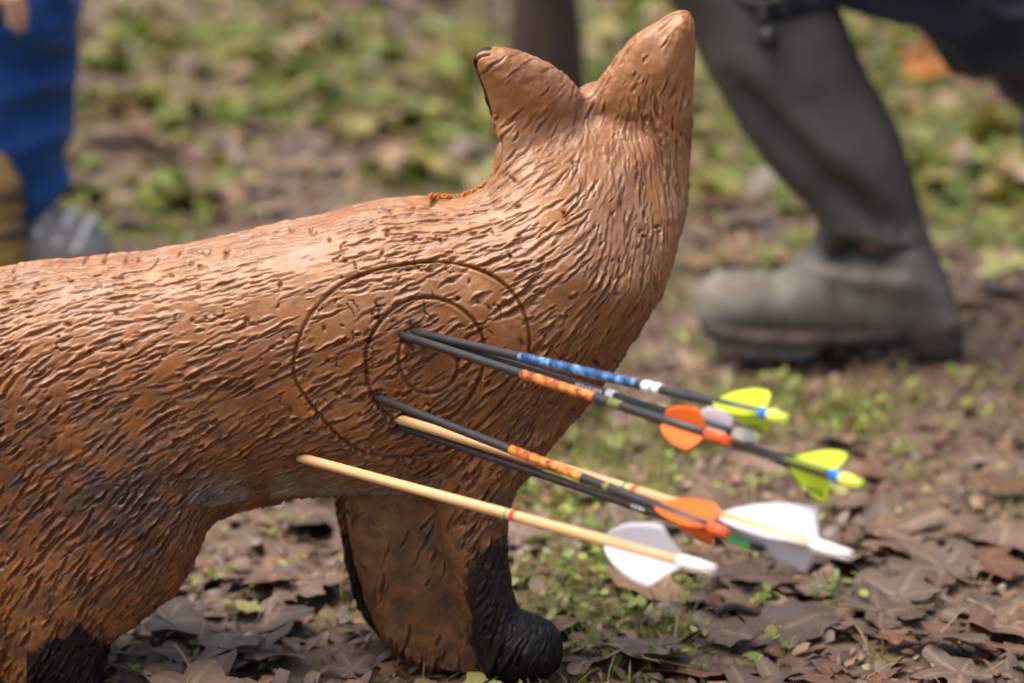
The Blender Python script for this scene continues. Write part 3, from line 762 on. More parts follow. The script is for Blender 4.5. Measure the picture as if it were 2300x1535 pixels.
a7 = arrow('pale wooden arrow with white feathers entering beneath the black flame wrapped arrow', (903, 940), (1912, 1250), 0.0039, WOOD,
      [('band', 1404, 1411, GREENB, .0001), ('band', 1426, 1436, REDB, .0001)],
      (1618, 1836, .0205, (-22, 97, 216), WHITE, VANE_FEATHER, None), (1826, WHITEN, 'taper'))
a8 = arrow('pale wooden arrow with white feathers entering low and left, lowest of all the arrows', (674, 1032), (1606, 1282), 0.0039, WOOD,
      [('band', 1140, 1146, GREENB, .0001), ('band', 1152, 1163, REDB, .0001)],
      (1364, 1540, .0195, (32, 152, 272), WHITE, VANE_FEATHER, None), (1528, WHITEN, 'taper'))
# small dark print on the lower lime vanes
for (root, M, s_of, L), x, ang, hh in ((a4, 1822, 198, .008), (a1, 1668, 222, .007)):
    mb = MB(); z = s_of(x)
    for k, (dz, wz, h0, h1) in enumerate(((0, .003, 0, .003), (.0045, .0012, .001, .003), (.0065, .003, 0, .0014), (.011, .0015, -.0005, .0035), (.0135, .003, .0018, .0032))):
        ca, sa = math.cos(math.radians(ang)), math.sin(math.radians(ang)); V = []
        for t_ in (0.0016, 0.0021):
            for (u, v) in ((0, h0), (wz, h0), (wz, h1), (0, h1)):
                r = 0.0034 + hh + v; s = t_ * (-1 if math.sin(math.radians(ang + 90)) < 0 else 1) ; V.append((ca * r - sa * s, sa * r + ca * s, z + dz + u))
        mb.add(V, [(0, 1, 2, 3), (4, 7, 6, 5), (0, 4, 5, 1), (1, 5, 6, 2), (2, 6, 7, 3), (3, 7, 4, 0)])
    mb.build('print', BLACKINK, root)

# ------------------------------------------------------------------ people
def cloth_mat(name, c, c2=None, rough=0.8, scale=12, spec=0.25):
    m, t, b, lk = nmat(name); v = tc(t); n = noise(t, lk, scale, 6, 0.6, v).outputs[0]; n2 = noise(t, lk, 700, 2, 0.5, v).outputs[0]
    lk(ramp(t, lk, n, [(0.3, c2 or tuple(x * 0.7 for x in c)), (0.7, c)]), b.inputs['Base Color'])
    b.inputs['Roughness'].default_value = rough; b.inputs['Specular IOR Level'].default_value = spec
    b.inputs['Sheen Weight'].default_value = 0.15
    bump(t, lk, mth(t, lk, 'ADD', mth(t, lk, 'MULTIPLY', n, 3), n2), b, 0.35, 0.003); return m
SKIN = simple('skin', (0.62, 0.36, 0.24), 0.5, 0.12, 30, 0.1, 400, sub=0.15)
def fold(me, amp, freq, seed, stretch=(1, 1, 1)):
    V = get_v(me); N = get_n(me); q = V * np.array(stretch)
    d = 1 - np.abs(fbm(q, freq, seed, 2)) * 2
    set_v(me, V + N * (amp * d)[:, None]); return me
def hand_prims(wr, knu, side, palm_r=0.013, s=1.0):
    """palm + five curled fingers + side thumb; wr wrist, knu middle knuckle, side = across vector towards the thumb"""
    wr, knu, side = Vector(wr), Vector(knu), Vector(side).normalized(); f = (knu - wr).normalized(); dn = f.cross(side).normalized()
    if dn.z > 0: dn = -dn
    P = []
    for k, (o, ln) in enumerate(((.034, .92), (.012, 1.0), (-.010, .94), (-.031, .76))):
        base = knu + side * o * s; P.append(('c', tuple(wr + side * o * 0.5 * s), tuple(base), 0.015 * s, 0.012 * s, 0.010))
        p1 = base + (f * 0.75 + dn * 0.6).normalized() * 0.038 * ln * s; p2 = p1 + (f * 0.35 + dn * 0.9).normalized() * 0.025 * ln * s; p3 = p2 + dn * 0.02 * ln * s
        P += [('c', tuple(base), tuple(p1), .0095 * s, .0085 * s, .004), ('c', tuple(p1), tuple(p2), .0085 * s, .0078 * s, .003), ('c', tuple(p2), tuple(p3), .0078 * s, .0065 * s, .003)]
    t0 = wr + side * 0.022 * s + f * 0.012 * s; t1 = t0 + (side * 0.8 + f * 0.7 + dn * 0.3).normalized() * 0.040 * s; t2 = t1 + (f + dn * 0.4 + side * 0.2).normalized() * 0.030 * s
    P += [('c', tuple(t0), tuple(t1), .014 * s, .011 * s, .008), ('c', tuple(t1), tuple(t2), .0105 * s, .008 * s, .004)]
    return P

def crouching_person(org, fwd, s, label, mats, knee, ankle, hip, Yl, boot_builder, hand_on_knee, kneel):
    """fwd = -1 faces left, +1 faces right; x,z points given directly in the world, Yl = distance of the near leg"""
    root = empty('person', org, label, 'person')
    O = Matrix.Translation(-Vector(org))
    f = fwd; sk, tro, jac, hairm, bootm = mats
    pel = (hip[0] - f * 0.03 * s, Yl + 0.10 * s, hip[1] + 0.03 * s)
    ch = (pel[0] + f * 0.20 * s, Yl + 0.10 * s, pel[2] + 0.38 * s); nk = (ch[0] + f * 0.07 * s, ch[1], ch[2] + 0.17 * s); hd = (nk[0] + f * 0.06 * s, nk[1], nk[2] + 0.13 * s)
    shN = (nk[0] - f * 0.03 * s, Yl - 0.07 * s, nk[2] - 0.06 * s); shF = (shN[0], Yl + 0.27 * s, shN[2])
    kn = (knee[0], Yl, knee[1]); an = (ankle[0], Yl, ankle[1]); hp = (hip[0], Yl + 0.01, hip[1])
    hpF = (hip[0], Yl + 0.19 * s, hip[1]); knF, anF = kneel
    # hands
    if hand_on_knee: haN = tuple(at1(-150, -45, Yl - 0.13))
    else: haN = (kn[0] - f * 0.02 * s, Yl - 0.02, kn[2] + 0.12 * s)
    haF = (kn[0] + f * 0.06 * s, Yl + 0.14 * s, kn[2] + 0.15 * s)
    elN = tuple(np.array(shN) * 0.5 + np.array(haN) * 0.5 + np.array((-f * 0.05, -0.05, -0.06)) * s)
    elF = tuple(np.array(shF) * 0.5 + np.array(haF) * 0.5 + np.array((-f * 0.05, 0.05, -0.06)) * s)
    c = 'c'
    def legs(ex): return [(c, pel, hp, .11 * s + ex, .09 * s + ex), (c, hp, kn, .085 * s + ex, .055 * s + ex), (c, pel, hpF, .11 * s + ex, .09 * s + ex), (c, hpF, knF, .085 * s + ex, .055 * s + ex)]
    def shins(ex, r=0.9): return [(c, kn, tuple(np.array(kn) * (1 - r) + np.array(an) * r), .046 * s + ex, .034 * s + ex), (c, knF, tuple(np.array(knF) * (1 - r) + np.array(anF) * r), .052 * s + ex, .038 * s + ex)]
    tors = lambda ex: [(c, pel, ch, .115 * s + ex, .125 * s + ex), (c, ch, (nk[0], nk[1], nk[2] - .08 * s), .12 * s + ex, .07 * s + ex), (c, shN, shF, .055 * s + ex, .055 * s + ex)]
    arms = lambda ex: [(c, shN, elN, .046 * s + ex, .036 * s + ex), (c, elN, haN, .036 * s + ex, .024 * s + ex), (c, shF, elF, .046 * s + ex, .036 * s + ex), (c, elF, haF, .036 * s + ex, .024 * s + ex)]
    head = [(c, (nk[0], nk[1], nk[2] - .06 * s), hd, .055 * s, .05 * s), ('e', hd, (.092 * s, .074 * s, .11 * s)), ('e', (hd[0] + f * .05 * s, hd[1], hd[2] - .055 * s), (.045 * s, .05 * s, .045 * s)),
            (c, (hd[0] + f * .088 * s, hd[1], hd[2] + .005 * s), (hd[0] + f * .108 * s, hd[1], hd[2] - .03 * s), .009 * s, .014 * s, .006),
            (c, (hd[0] + f * .082 * s, hd[1] - .018 * s, hd[2] - .062 * s), (hd[0] + f * .082 * s, hd[1] + .018 * s, hd[2] - .062 * s), .009 * s, .009 * s, .005),
            ('e', (hd[0], hd[1] - .076 * s, hd[2] - .01 * s), (.018 * s, .010 * s, .03 * s)), ('e', (hd[0], hd[1] + .076 * s, hd[2] - .01 * s), (.018 * s, .010 * s, .03 * s))]
    def hnd(ha, el, thumb):
        d_ = (Vector(kn) + Vector((f * 0.05, (ha[1] - kn[1]) * 0.6, 0.055)) - Vector(ha)); d_ = Vector((d_.x, d_.y * 0.3, min(d_.z, -0.01))).normalized()
        return hand_prims(ha, Vector(ha) + d_ * 0.085 * s, (0, thumb, 0.1), s=s)
    body = blob(legs(-.004) + shins(-.004, 1.0) + tors(-.006) + arms(-.003) + head, 0.03, 0.014, levels=1)
    # the hands are meshed finely and joined to the same body mesh
    link('body', body, sk, root, O)
    for ha, el, th in ((haN, elN, 1), (haF, elF, -1)):
        hm = blob([(c, tuple(np.array(ha) * 0.6 + np.array(el) * 0.4), ha, .027 * s, .023 * s)] + hnd(ha, el, th), 0.012, 0.0045, levels=1)
        link('hand', hm, sk, root, O)
    for sd in (-1, 1):
        mb = MB(); mb.ball((hd[0] + f * .080 * s, hd[1] + sd * .030 * s, hd[2] + .012 * s), .012 * s); mb.build('eye', simple('eye_white', (0.7, 0.7, 0.68), 0.2), root, O)
    hm = blob([('e', (hd[0] - f * .018 * s, hd[1], hd[2] + .028 * s), (.094 * s, .083 * s, .098 * s))], .01, .010, levels=1, extra=lambda P, D: np.maximum(D, -(ell_sdf(P, (hd[0] + f * .07 * s, hd[1], hd[2] - .04 * s), (.09 * s, .09 * s, .09 * s)))))
    link('hair', hm, hairm, root, O)
    tm = blob(legs(.014 * s) + (shins(.032 * s, 0.80) if boot_builder == 'low' else shins(.022 * s, 0.35)), 0.035, 0.010, levels=1); fold(tm, .015 * s, 9, 81, (1, 1, 1.8))
    link('trousers', tm, tro, root, O)
    am = [(c, shN, elN, .060 * s, .048 * s), (c, elN, tuple(np.array(elN) * .18 + np.array(haN) * .82), .048 * s, .034 * s), (c, shF, elF, .060 * s, .048 * s), (c, elF, tuple(np.array(elF) * .18 + np.array(haF) * .82), .048 * s, .034 * s)]
    jm = blob(tors(.022 * s) + am, 0.04, 0.012, levels=1); fold(jm, .008 * s, 10, 83)
    link('jacket', jm, jac, root, O)
    return root, O, anF, knF

# -- rubber boot traced in its own plane (a fat boot, 13 cm through the leg, 10 cm through the foot)
YB = 3.24
SHAFT = [(1440,-60),(1470,-110),(1560,-130),(1700,-110),(1820,-60),(1882,0),(1910,83),(1948,166),(1993,249),(2031,332),(2059,415),(2076,487),(2092,543),(2120,609),(2140,655),(2100,700),(1980,700),(1880,640),(1850,560),(1838,505),(1815,460),(1782,426),(1727,365),(1671,299),(1633,238),(1599,183),(1566,111),(1533,44),(1505,0)]
FOOT = [(1572,740),(1561,700),(1563,659),(1578,628),(1605,612),(1671,604),(1743,613),(1775,592),(1795,560),(1820,530),(1848,509),(1900,515),(2000,520),(2085,540),(2120,609),(2142,664),(2156,720),(2158,752),(2060,760),(1893,752),(1700,756)]
def rubber_boot(root, O, mat, solem):
    h = 0.006
    a = np.array(SHAFT + FOOT, float); w_ = at(a[:, 0], a[:, 1], YB)
    lo = w_.min(0) - 0.03; hi = w_.max(0) + 0.03; lo[1] = YB - 0.11; hi[1] = YB + 0.11
    ax = grid(lo, hi, h); X2, Z2 = np.meshgrid(ax[0], ax[2], indexing='ij'); Yg = ax[1][None, :, None]
    def inf(poly, R, W, off=0.0):
        a = np.array(poly, float); pt = at(a[:, 0], a[:, 1], YB)[:, [0, 2]]; sd = poly_sdf(X2, Z2, pt); sb = blur2(sd, 10); wg = sst(.006, .03, -sd); sd = sd * (1 - wg) + sb * wg
        return np.sqrt(np.maximum(R + sd, 0)[:, None, :] ** 2 + ((Yg - YB - off) * R / W) ** 2) - R
    D = smin(inf(SHAFT, .075, .070), inf(FOOT, .052, .050), 0.010)
    V, Q = surface_nets(D, lo, h); V = relax(V, Q, 2); me = subdivide(mesh_np('boot', V, Q), 1)
    V = get_v(me); N = get_n(me); PX, PY, _ = to_px(V); dsp = np.zeros(len(V))
    def seg(p, q, wpx, amp):
        p = np.array(p, float); q = np.array(q, float); e = q - p
        t = np.clip(((PX - p[0]) * e[0] + (PY - p[1]) * e[1]) / (e @ e), 0, 1)
        dd = np.hypot(PX - p[0] - e[0] * t, PY - p[1] - e[1] * t); return amp * np.exp(-(dd / wpx) ** 2) * np.sin(np.pi * np.clip(t, 0.03, 0.97)) ** 0.5
    dsp -= seg((1640, 180), (1850, 400), 26, .020); dsp -= seg((1850, 400), (2020, 520), 26, .022)       # long diagonal fold
    dsp += seg((1700, 320), (1880, 520), 26, .006); dsp += seg((1760, 250), (1980, 440), 34, .007)
    dsp -= seg((1825, 560), (2015, 600), 24, .045); dsp -= seg((1960, 590), (2060, 560), 14, .014)       # creases over the ankle
    dsp += seg((1800, 590), (1960, 640), 18, .005)
    dsp += .003 * fbm(V, 12, 91, 2)
    set_v(me, V + N * dsp[:, None]); me.polygons.foreach_set('use_smooth', np.ones(len(me.polygons), bool))
    b = link('boot', me, mat, root, O)
    # sole: lugged rim a little wider than the foot
    line = np.array([(1563, 735), (1600, 752), (1671, 764), (1782, 768), (1893, 766), (2000, 768), (2060, 778), (2158, 775)], float)
    sp = [(1566, 690), (1610, 702), (1700, 716), (1893, 716), (2050, 700), (2150, 690), (2162, 745), (2156, 790), (2055, 800), (2030, 776), (1893, 774), (1782, 778), (1671, 775), (1605, 762), (1568, 735)]
    a = np.array(sp, float)
    D = inf(sp, .012, .054)
    V, Q = surface_nets(D, lo, h); V = relax(V, Q, 1); sm = subdivide(mesh_np('sole', V, Q), 1)
    V = get_v(sm); V[:, 1] = YB + (V[:, 1] - YB) * (0.80 + 0.20 * np.clip((0.5 - 0.5 * np.cos((V[:, 0] - w_[:, 0].min()) / 0.31 * 2 * np.pi)), 0, 1)); set_v(sm, V)
    so_ = link('sole', sm, solem, b)
    # drawstring with toggle hanging over the cuff
    mb = MB(); y0 = YB - 0.077
    def q(px, py, dy=0): return at1(px, py, y0 + dy)
    mb.tube([q(1640, -15, .02), q(1680, 6, .006), q(1712, 10), q(1750, 2), q(1810, -20, .01)], .005, 8)
    mb.tube([q(1712, 8), q(1716, 40, -.004), q(1722, 70, -.006)], .0035, 8); mb.tube([q(1750, 2), q(1768, 30), q(1775, 48, -.002)], .003, 8)
    mb.tube([q(1722, 62, -.006), q(1724, 80, -.007), q(1727, 108, -.007), q(1727, 112, -.007)], [.008, .011, .012, .006], 10)
    mb.build('drawstring', simple('black_cord', (0.012, 0.012, 0.014), 0.5), b)
    return b

RUB, t_, b_, lk_ = nmat('muddy_rubber'); v_ = tc(t_)
na = noise(t_, lk_, 14, 6, 0.65, v_).outputs[0]; gz_ = t_.nodes.new('ShaderNodeSeparateXYZ'); lk_(v_, gz_.inputs[0])
cc = ramp(t_, lk_, na, [(0.3, (0.055, 0.052, 0.048)), (0.7, (0.090, 0.086, 0.080))])
mudf = mth(t_, lk_, 'ADD', mth(t_, lk_, 'MULTIPLY', na, 0.8), mth(t_, lk_, 'MULTIPLY', gz_.outputs[2], -2.4))
cc = mix(t_, lk_, ramp(t_, lk_, mudf, [(-0.05 + 0.05, (0, 0, 0)), (0.30, (1, 1, 1))]), cc, mix(t_, lk_, ramp(t_, lk_, noise(t_, lk_, 26, 6, 0.7, v_).outputs[0], [(0.5, (0, 0, 0)), (0.66, (1, 1, 1))]), (0.215, 0.200, 0.170), (0.13, 0.09, 0.062))); lk_(cc, b_.inputs['Base Color']); b_.inputs['Roughness'].default_value = 0.7
b_.inputs['Specular IOR Level'].default_value = 0.3
SOLE = simple('muddy_sole', (0.10, 0.072, 0.052), 0.8, 0.6, 30, 0.6, 60, col2=(0.015, 0.013, 0.012))
NAVY = cloth_mat('dark_navy_cloth', (0.014, 0.019, 0.034), (0.007, 0.010, 0.018)); 
rp, O1, anF, knF = crouching_person((0.5, 3.3, 0), -1, 1.0, 'person crouching in a muddy grey rubber boot and dark navy trousers, behind the arrows',
    (SKIN, NAVY, cloth_mat('dark_jacket', (0.03, 0.035, 0.03)), simple('brown_hair', (0.05, 0.03, 0.02), 0.6), None),
    (0.235, 0.560), (0.445, 0.11), (0.67, 0.375), YB, 'tall', False, ((0.80, 3.62, 0.075), (1.16, 3.55, 0.09)))
rubber_boot(rp, O1, RUB, SOLE)
fb = blob([('c', (0.90, 3.60, 0.085), (1.14, 3.55, 0.095), .065, .055), ('c', (1.14, 3.55, 0.09), (1.20, 3.54, 0.04), .048, .04), ('c', (1.20, 3.54, 0.05), (1.22, 3.54, -0.0), .04, .032)], .03, .010)
link('boot', fb, RUB, rp, O1)

# -- left person
YL = 3.50
BLUET = cloth_mat('bright_blue_cloth', (0.010, 0.095, 0.34), (0.005, 0.035, 0.15), scale=9)
kx = at1(60, 40, YL); lp_sc = 0.84
lp, O2, anF2, knF2 = crouching_person((-0.8, 3.6, 0), 1, lp_sc, 'person crouching in bright blue trousers and grey laced boots, at the left edge',
    (SKIN, BLUET, cloth_mat('grey_blue_jacket', (0.10, 0.12, 0.2)), simple('fair_hair', (0.2, 0.13, 0.06), 0.6), None),
    (-0.606, 0.385), (-0.622, 0.09), (-1.02, 0.33), YL, 'low', True, ((-1.05, 3.86, 0.07), (-1.34, 3.76, 0.08)))
TANB = simple('tan_leather', (0.42, 0.27, 0.08), 0.6, 0.3, 20, 0.3); GREYB = simple('grey_suede', (0.25, 0.235, 0.225), 0.7, 0.35, 25, 0.4)
LACE = simple('pale_lace', (0.6, 0.62, 0.62), 0.5, 0.1)
def hiking_boot(ax_, ay, heel, toe, parent, O):
    b = blob([('c', (heel + .05, ay, .10), (heel + .05, ay, .165), .050, .052), ('c', (heel + .04, ay, .065), (toe - .08, ay, .062), .056, .054), ('c', (toe - .10, ay, .06), (toe - .05, ay, .050), .056, .05), ('c', (heel + .05, ay, .10), (toe - .10, ay, .06), .046, .045)], .03, .008)
    V = get_v(b); V[:, 2] = np.maximum(V[:, 2], 0.018); set_v(b, V)
    bo = link('boot', b, GREYB, parent, O)
    m = blob([('c', (heel + .05, ay, .105), (heel + .055, ay, .150), .054, .056)], .02, .008, levels=1); link('cuff', m, TANB, bo)
    for z in (.118, .142):
        mb = MB(); mb.tube([(heel + .0525 + .057 * math.cos(a), ay + .057 * math.sin(a), z) for a in np.linspace(0, 2 * math.pi, 25)], .0045, 6, False); mb.build('strap', simple('dark_strap', (0.03, 0.03, 0.03), 0.6), bo)
    s_ = MB(); pts = []
    V = []
    for z in (0.0, 0.024):
        for k in range(28):
            a = 2 * math.pi * k / 28; x = math.cos(a); V.append(((heel + toe) / 2 + ((toe - heel) / 2 + .006) * x, ay + .050 * math.sin(a) * (1 + .1 * x), z))
    s_.add(V, [tuple(range(27, -1, -1)), tuple(range(28, 56))] + [(k, (k + 1) % 28, 28 + (k + 1) % 28, 28 + k) for k in range(28)]); s_.build('sole', simple('dark_sole', (0.04, 0.035, 0.03), 0.8), bo)
    mb = MB()
    for k in range(5):
        x = heel + .150 + k * .024; z = .142 - k * .010
        mb.tube([(x - .01, ay - .045, z - .025), (x, ay - .02, z), (x + .004, ay + .01, z + .003), (x - .006, ay + .04, z - .022)], .0048, 6)
        mb.ball((x - .012, ay - .046, z - .026), .0075, 8, 6)
    mb.build('laces', LACE, bo)
    return bo
hiking_boot(0, YL + .0, -0.775, -0.50, lp, O2)
gm = blob([('c', (-0.652, YL - .060, .070), (-0.652, YL - .045, .168), .050, .047)], .02, .008); fold(gm, .003, 30, 85, (.3, .3, 2)); link('gaiter', gm, TANB, lp, O2)
mb = MB()
for z in (.105, .150): mb.tube([(-0.652 + .054 * math.cos(a), YL - .055 + .053 * math.sin(a), z) for a in np.linspace(0, 2 * math.pi, 25)], .0050, 6, False)
mb.build('gaiter_strap', simple('gaiter_strap', (0.03, 0.03, 0.03), 0.6), lp, O2)
fb = blob([('c', (-1.28, 3.78, 0.085), (-1.36, 3.76, 0.08), .05, .045), ('c', (-1.36, 3.76, 0.08), (-1.40, 3.75, 0.03), .042, .035)], .03, .010); link('boot', fb, GREYB, lp, O2)

# ------------------------------------------------------------------ slim tree behind the ears
def bark():
    m, t, b, lk = nmat('dark_bark'); v = tc(t); mp = nd(t, 'Mapping'); mp.inputs['Scale'].default_value = (1, 1, 0.25); lk(v, mp.inputs[0])
    n = noise(t, lk, 60, 7, 0.7, mp.outputs[0]).outputs[0]
    lk(ramp(t, lk, n, [(0.3, (0.018, 0.011, 0.007)), (0.7, (0.075, 0.045, 0.028))]), b.inputs['Base Color']); b.inputs['Roughness'].default_value = 0.8
    bump(t, lk, n, b, 0.8, 0.01); return m
BARK = bark()
bx, by = ground_at(1222, 330)
tr = empty('tree', (bx, by, 0), 'slim dark brown tree trunk rising behind the fox ears', 'tree')
pts = []; rad = []
for k in range(24):
    z = -0.05 + k * 0.16; pts.append((-0.035 * z + 0.01 * math.sin(z * 3), 0.01 * math.cos(z * 4), z)); rad.append(0.058 + 0.035 * math.exp(-max(z, 0) / 0.09) - 0.009 * z)
mb = MB(); mb.tube(pts, rad, 24); to = mb.build('trunk', BARK, tr)
V = get_v(to.data); N = get_n(to.data); set_v(to.data, V + N * (0.006 * fbm(V * np.array((1, 1, .4)), 14, 95, 2))[:, None])
mb = MB(); rb = random.Random(5)
for k in range(14):
    z = rb.uniform(1.9, 3.6); a = rb.uniform(0, 6.28); ln = rb.uniform(.4, 1.0); p = Vector((-0.035 * z, 0, z)); P_ = [p]; dd = Vector((math.cos(a), math.sin(a), .7)).normalized()
    for j in range(5): dd = (dd + Vector((rb.gauss(0, .2), rb.gauss(0, .2), .05))).normalized(); p = p + dd * ln / 5; P_.append(p)
    mb.tube(P_, [.018, .014, .010, .007, .005, .003], 7)
    for j in range(3):
        q = P_[2 + j]; e = q + Vector((rb.gauss(0, .2), rb.gauss(0, .2), rb.uniform(.05, .25))); mb.tube([q, (q + e) / 2 + Vector((0, 0, .02)), e], [.005, .004, .002], 6)
mb.build('branches', BARK, tr)

# ------------------------------------------------------------------ leaves
def leaf_arrays(seed, size, kind):
    r = random.Random(seed); na, nr = 56, 6
    if kind == 'lobed': lob = [(-2.25, .55), (-1.15, .85), (0, 1.0), (1.15, .85), (2.25, .55)]
    V = []; vein = []
    ph = [r.uniform(0, 6.28) for _ in range(6)]
    curl = r.uniform(.1, .55); fd = r.uniform(-.5, .8)
    for j in range(nr + 1):
        for i in range(na):
            a = -math.pi + 2 * math.pi * i / na
            if kind == 'lobed':
                R = .50
                for (la, ll) in lob: R = max(R, ll * math.exp(-((a - la) / .47) ** 2) * .98 + .12 * (1 - abs(((a * 9 / math.pi) % 1) - .5)))
                R *= 1 - .55 * math.exp(-((abs(a) - math.pi) / .25) ** 2)
                vn = max(math.exp(-((a - la) * j / nr / .045) ** 2) for la, _ in lob)
            else:
                ca, sa = math.cos(a), math.sin(a); R = 1 / math.sqrt((ca / .95) ** 2 + (sa / .50) ** 2) * (1 + .05 * abs(math.cos(8 * a))) * (1 - .12 * ca * ca + .12 * (ca > .85))
                vn = math.exp(-(math.sin(a) * j / nr / .05) ** 2)
            R *= 1 + .05 * math.sin(5 * a + ph[0]) + .04 * math.sin(11 * a + ph[1])
            q = (j / nr) * R; x, y = q * math.cos(a), q * math.sin(a)
            z = curl * .32 * q * q * (0.55 + .8 * math.sin(2 * a + ph[2])) + .11 * math.sin(3.2 * x + ph[3]) * q + .09 * math.sin(6 * y + ph[4]) * q + .05 * math.sin(9 * x + 5 * y + ph[5]) * q + fd * .25 * abs(y)
            V.append((x, y, z)); vein.append(vn * (j > 0) * (1 - .5 * j / nr))
    F = []
    for j in range(nr):
        for i in range(na):
            i2 = (i + 1) % na; F.append((j * na + i, (j + 1) * na + i, (j + 1) * na + i2, j * na + i2))
    V = np.array(V)
    # stalk
    n0 = len(V); st = []; L = r.uniform(.5, 1.0); bz = r.uniform(0, .3)
    for k in range(6):
        t = k / 5; c = np.array((-.05 - L * t, .12 * math.sin(3 * t) * r.choice((1,)), .02 + bz * t * t)); rd = .020 + .012 * (t > .9)
        for q in range(4): st.append(c + rd * np.array((0, math.cos(q * math.pi / 2), math.sin(q * math.pi / 2))))
    V = np.concatenate([V, np.array(st)]); vein += [1.0] * 24
    for k in range(5):
        for q in range(4): q2 = (q + 1) % 4; F.append((n0 + k * 4 + q, n0 + k * 4 + q2, n0 + k * 4 + 4 + q2, n0 + k * 4 + 4 + q))
    V[:, 2] = V[:, 2] * 0.7; V[:, 2] -= np.percentile(V[:, 2], 25)
    return V * size, np.array(F), np.array(vein)
SHAPES = [leaf_arrays(s, .5, 'lobed') for s in range(9)] + [leaf_arrays(20 + s, .5, 'oval') for s in range(4)]   # unit: ~1 across
def leaf_mesh(si, mi, shade=0.0):
    V, F, vn = SHAPES[si]; me = mesh_np('leaf', V, F); fattr(me, 'vein', vn); fattr(me, 'shade', np.full(len(V), shade)); me.materials.append(LEAF_MATS[mi]); return me
LM = {}
NAMES = {0: 'dark brown', 1: 'grey brown', 2: 'reddish brown', 3: 'pale tan', 4: 'yellow green', 5: 'bright orange'}
rl = random.Random(12)
spots = []
def leaf_color(y, x):
    r = rl.random()
    if y < 2.9: return 0 if r < .34 else 1 if r < .74 else 2 if r < .89 else 3 if r < .975 else 4
    return 0 if r < .20 else 1 if r < .44 else 2 if r < .58 else 3 if r < .84 else 4
placed = 0
for k in range(5200):
    y = 1.95 + 5.4 * rl.random() ** 1.0; wv = 0.19 * y + 0.35; x = rl.uniform(-wv, wv)
    g = float(greenness(np.array([x]), np.array([y]))[0])
    dens = (0.55 if y < 2.9 else 0.40) * (1.30 - 1.15 * g)
    if -.55 < x < -.26 and y < 2.13: continue
    if x > .10 and 2.55 < y < 3.5: dens *= 0.35
    if rl.random() > dens: continue
    if abs(x - .45) < .12 and 2.9 < y < 3.4 and rl.random() < .5: continue
    spots.append((x, y, rl.uniform(.045, .125), rl.uniform(0, 6.28), rl.randrange(13), leaf_color(y, x), rl.gauss(0, .14), rl.gauss(0, .14)))
spots = [s for s in spots if not (-0.45 < s[0] < 0.06 and abs(s[1] - 2.2) < .07 and rl.random() < .5)]
# hand-placed: (px, py, size, rot, shape, colour, label)
special = [(1980, 1400, .125, 0.5, 0, 1, 'large grey brown leaf with a long pale stalk, right of the arrows near the bottom'),
           (2050, 1250, .115, 2.2, 2, 0, 'broad dark brown leaf lying behind the bottom right leaves'),
           (1650, 1330, .11, 1.0, 3, 1, 'wide crumpled brown leaf beneath the white feathered arrow'),
           (2250, 1090, .07, 0.2, 10, 2, 'reddish leaf lying near the right edge'),
           (2062, 190, .13, 0.1, 1, 5, 'bright orange leaf standing up under the dark thigh'),
           (620, 1330, .10, 2.9, 4, 2, 'reddish brown leaf left of the fox front leg'),
           (520, 1470, .09, 4.2, 5, 1, 'pale brown leaf at the bottom between the fox legs'),
           (380, 1430, .10, 0.1, 6, 1, 'grey brown leaf beside the hind leg of the fox'),
           (390, 1395, .030, 0.4, 10, 4, 'small pale green leaf beside the hind leg of the fox'),
           (560, 1385, .045, 1.9, 9, 4, 'yellow green leaf between the fox legs'),
           (1480, 1480, .10, 3.6, 7, 0, 'dark brown leaf behind the front paw of the fox'),
           (2180, 1480, .10, 1.2, 8, 2, 'curled red brown leaf in the bottom right corner')]
def leaf_matrix(x, y, sz, rot, tx, ty, dz=0.0):
    z = float(gz(np.array([x]), np.array([y]))[0])
    return Matrix.Translation((x, y, z + 0.004 + dz)) @ Matrix.Rotation(rot, 4, 'Z') @ Matrix.Rotation(tx, 4, 'X') @ Matrix.Rotation(ty, 4, 'Y') @ Matrix.Scale(sz, 4)
for (px, py, sz, rot, si, mi, lab) in special:
    x, y = ground_at(px, py)
    o = link('fallen_leaf', leaf_mesh(si, mi), None); o.matrix_world = leaf_matrix(x, y, sz, rot, .15 if mi != 5 else 1.2, .1, .012 if mi != 5 else .03)
    tag(o, lab, 'leaf', 'fallen leaves on the ground')
def inview(s):
    z = 0.0; a, b, d_ = to_px(np.array([[s[0], s[1], z]])); return -120 < a[0] < 2420 and -60 < b[0] < 1640
vis = [s for s in spots if inview(s)]; vis.sort(key=lambda s: -s[2] / s[1]); ind = vis[:288]; indset = set(id(s) for s in ind)
rest = [s for s in spots if id(s) not in indset]
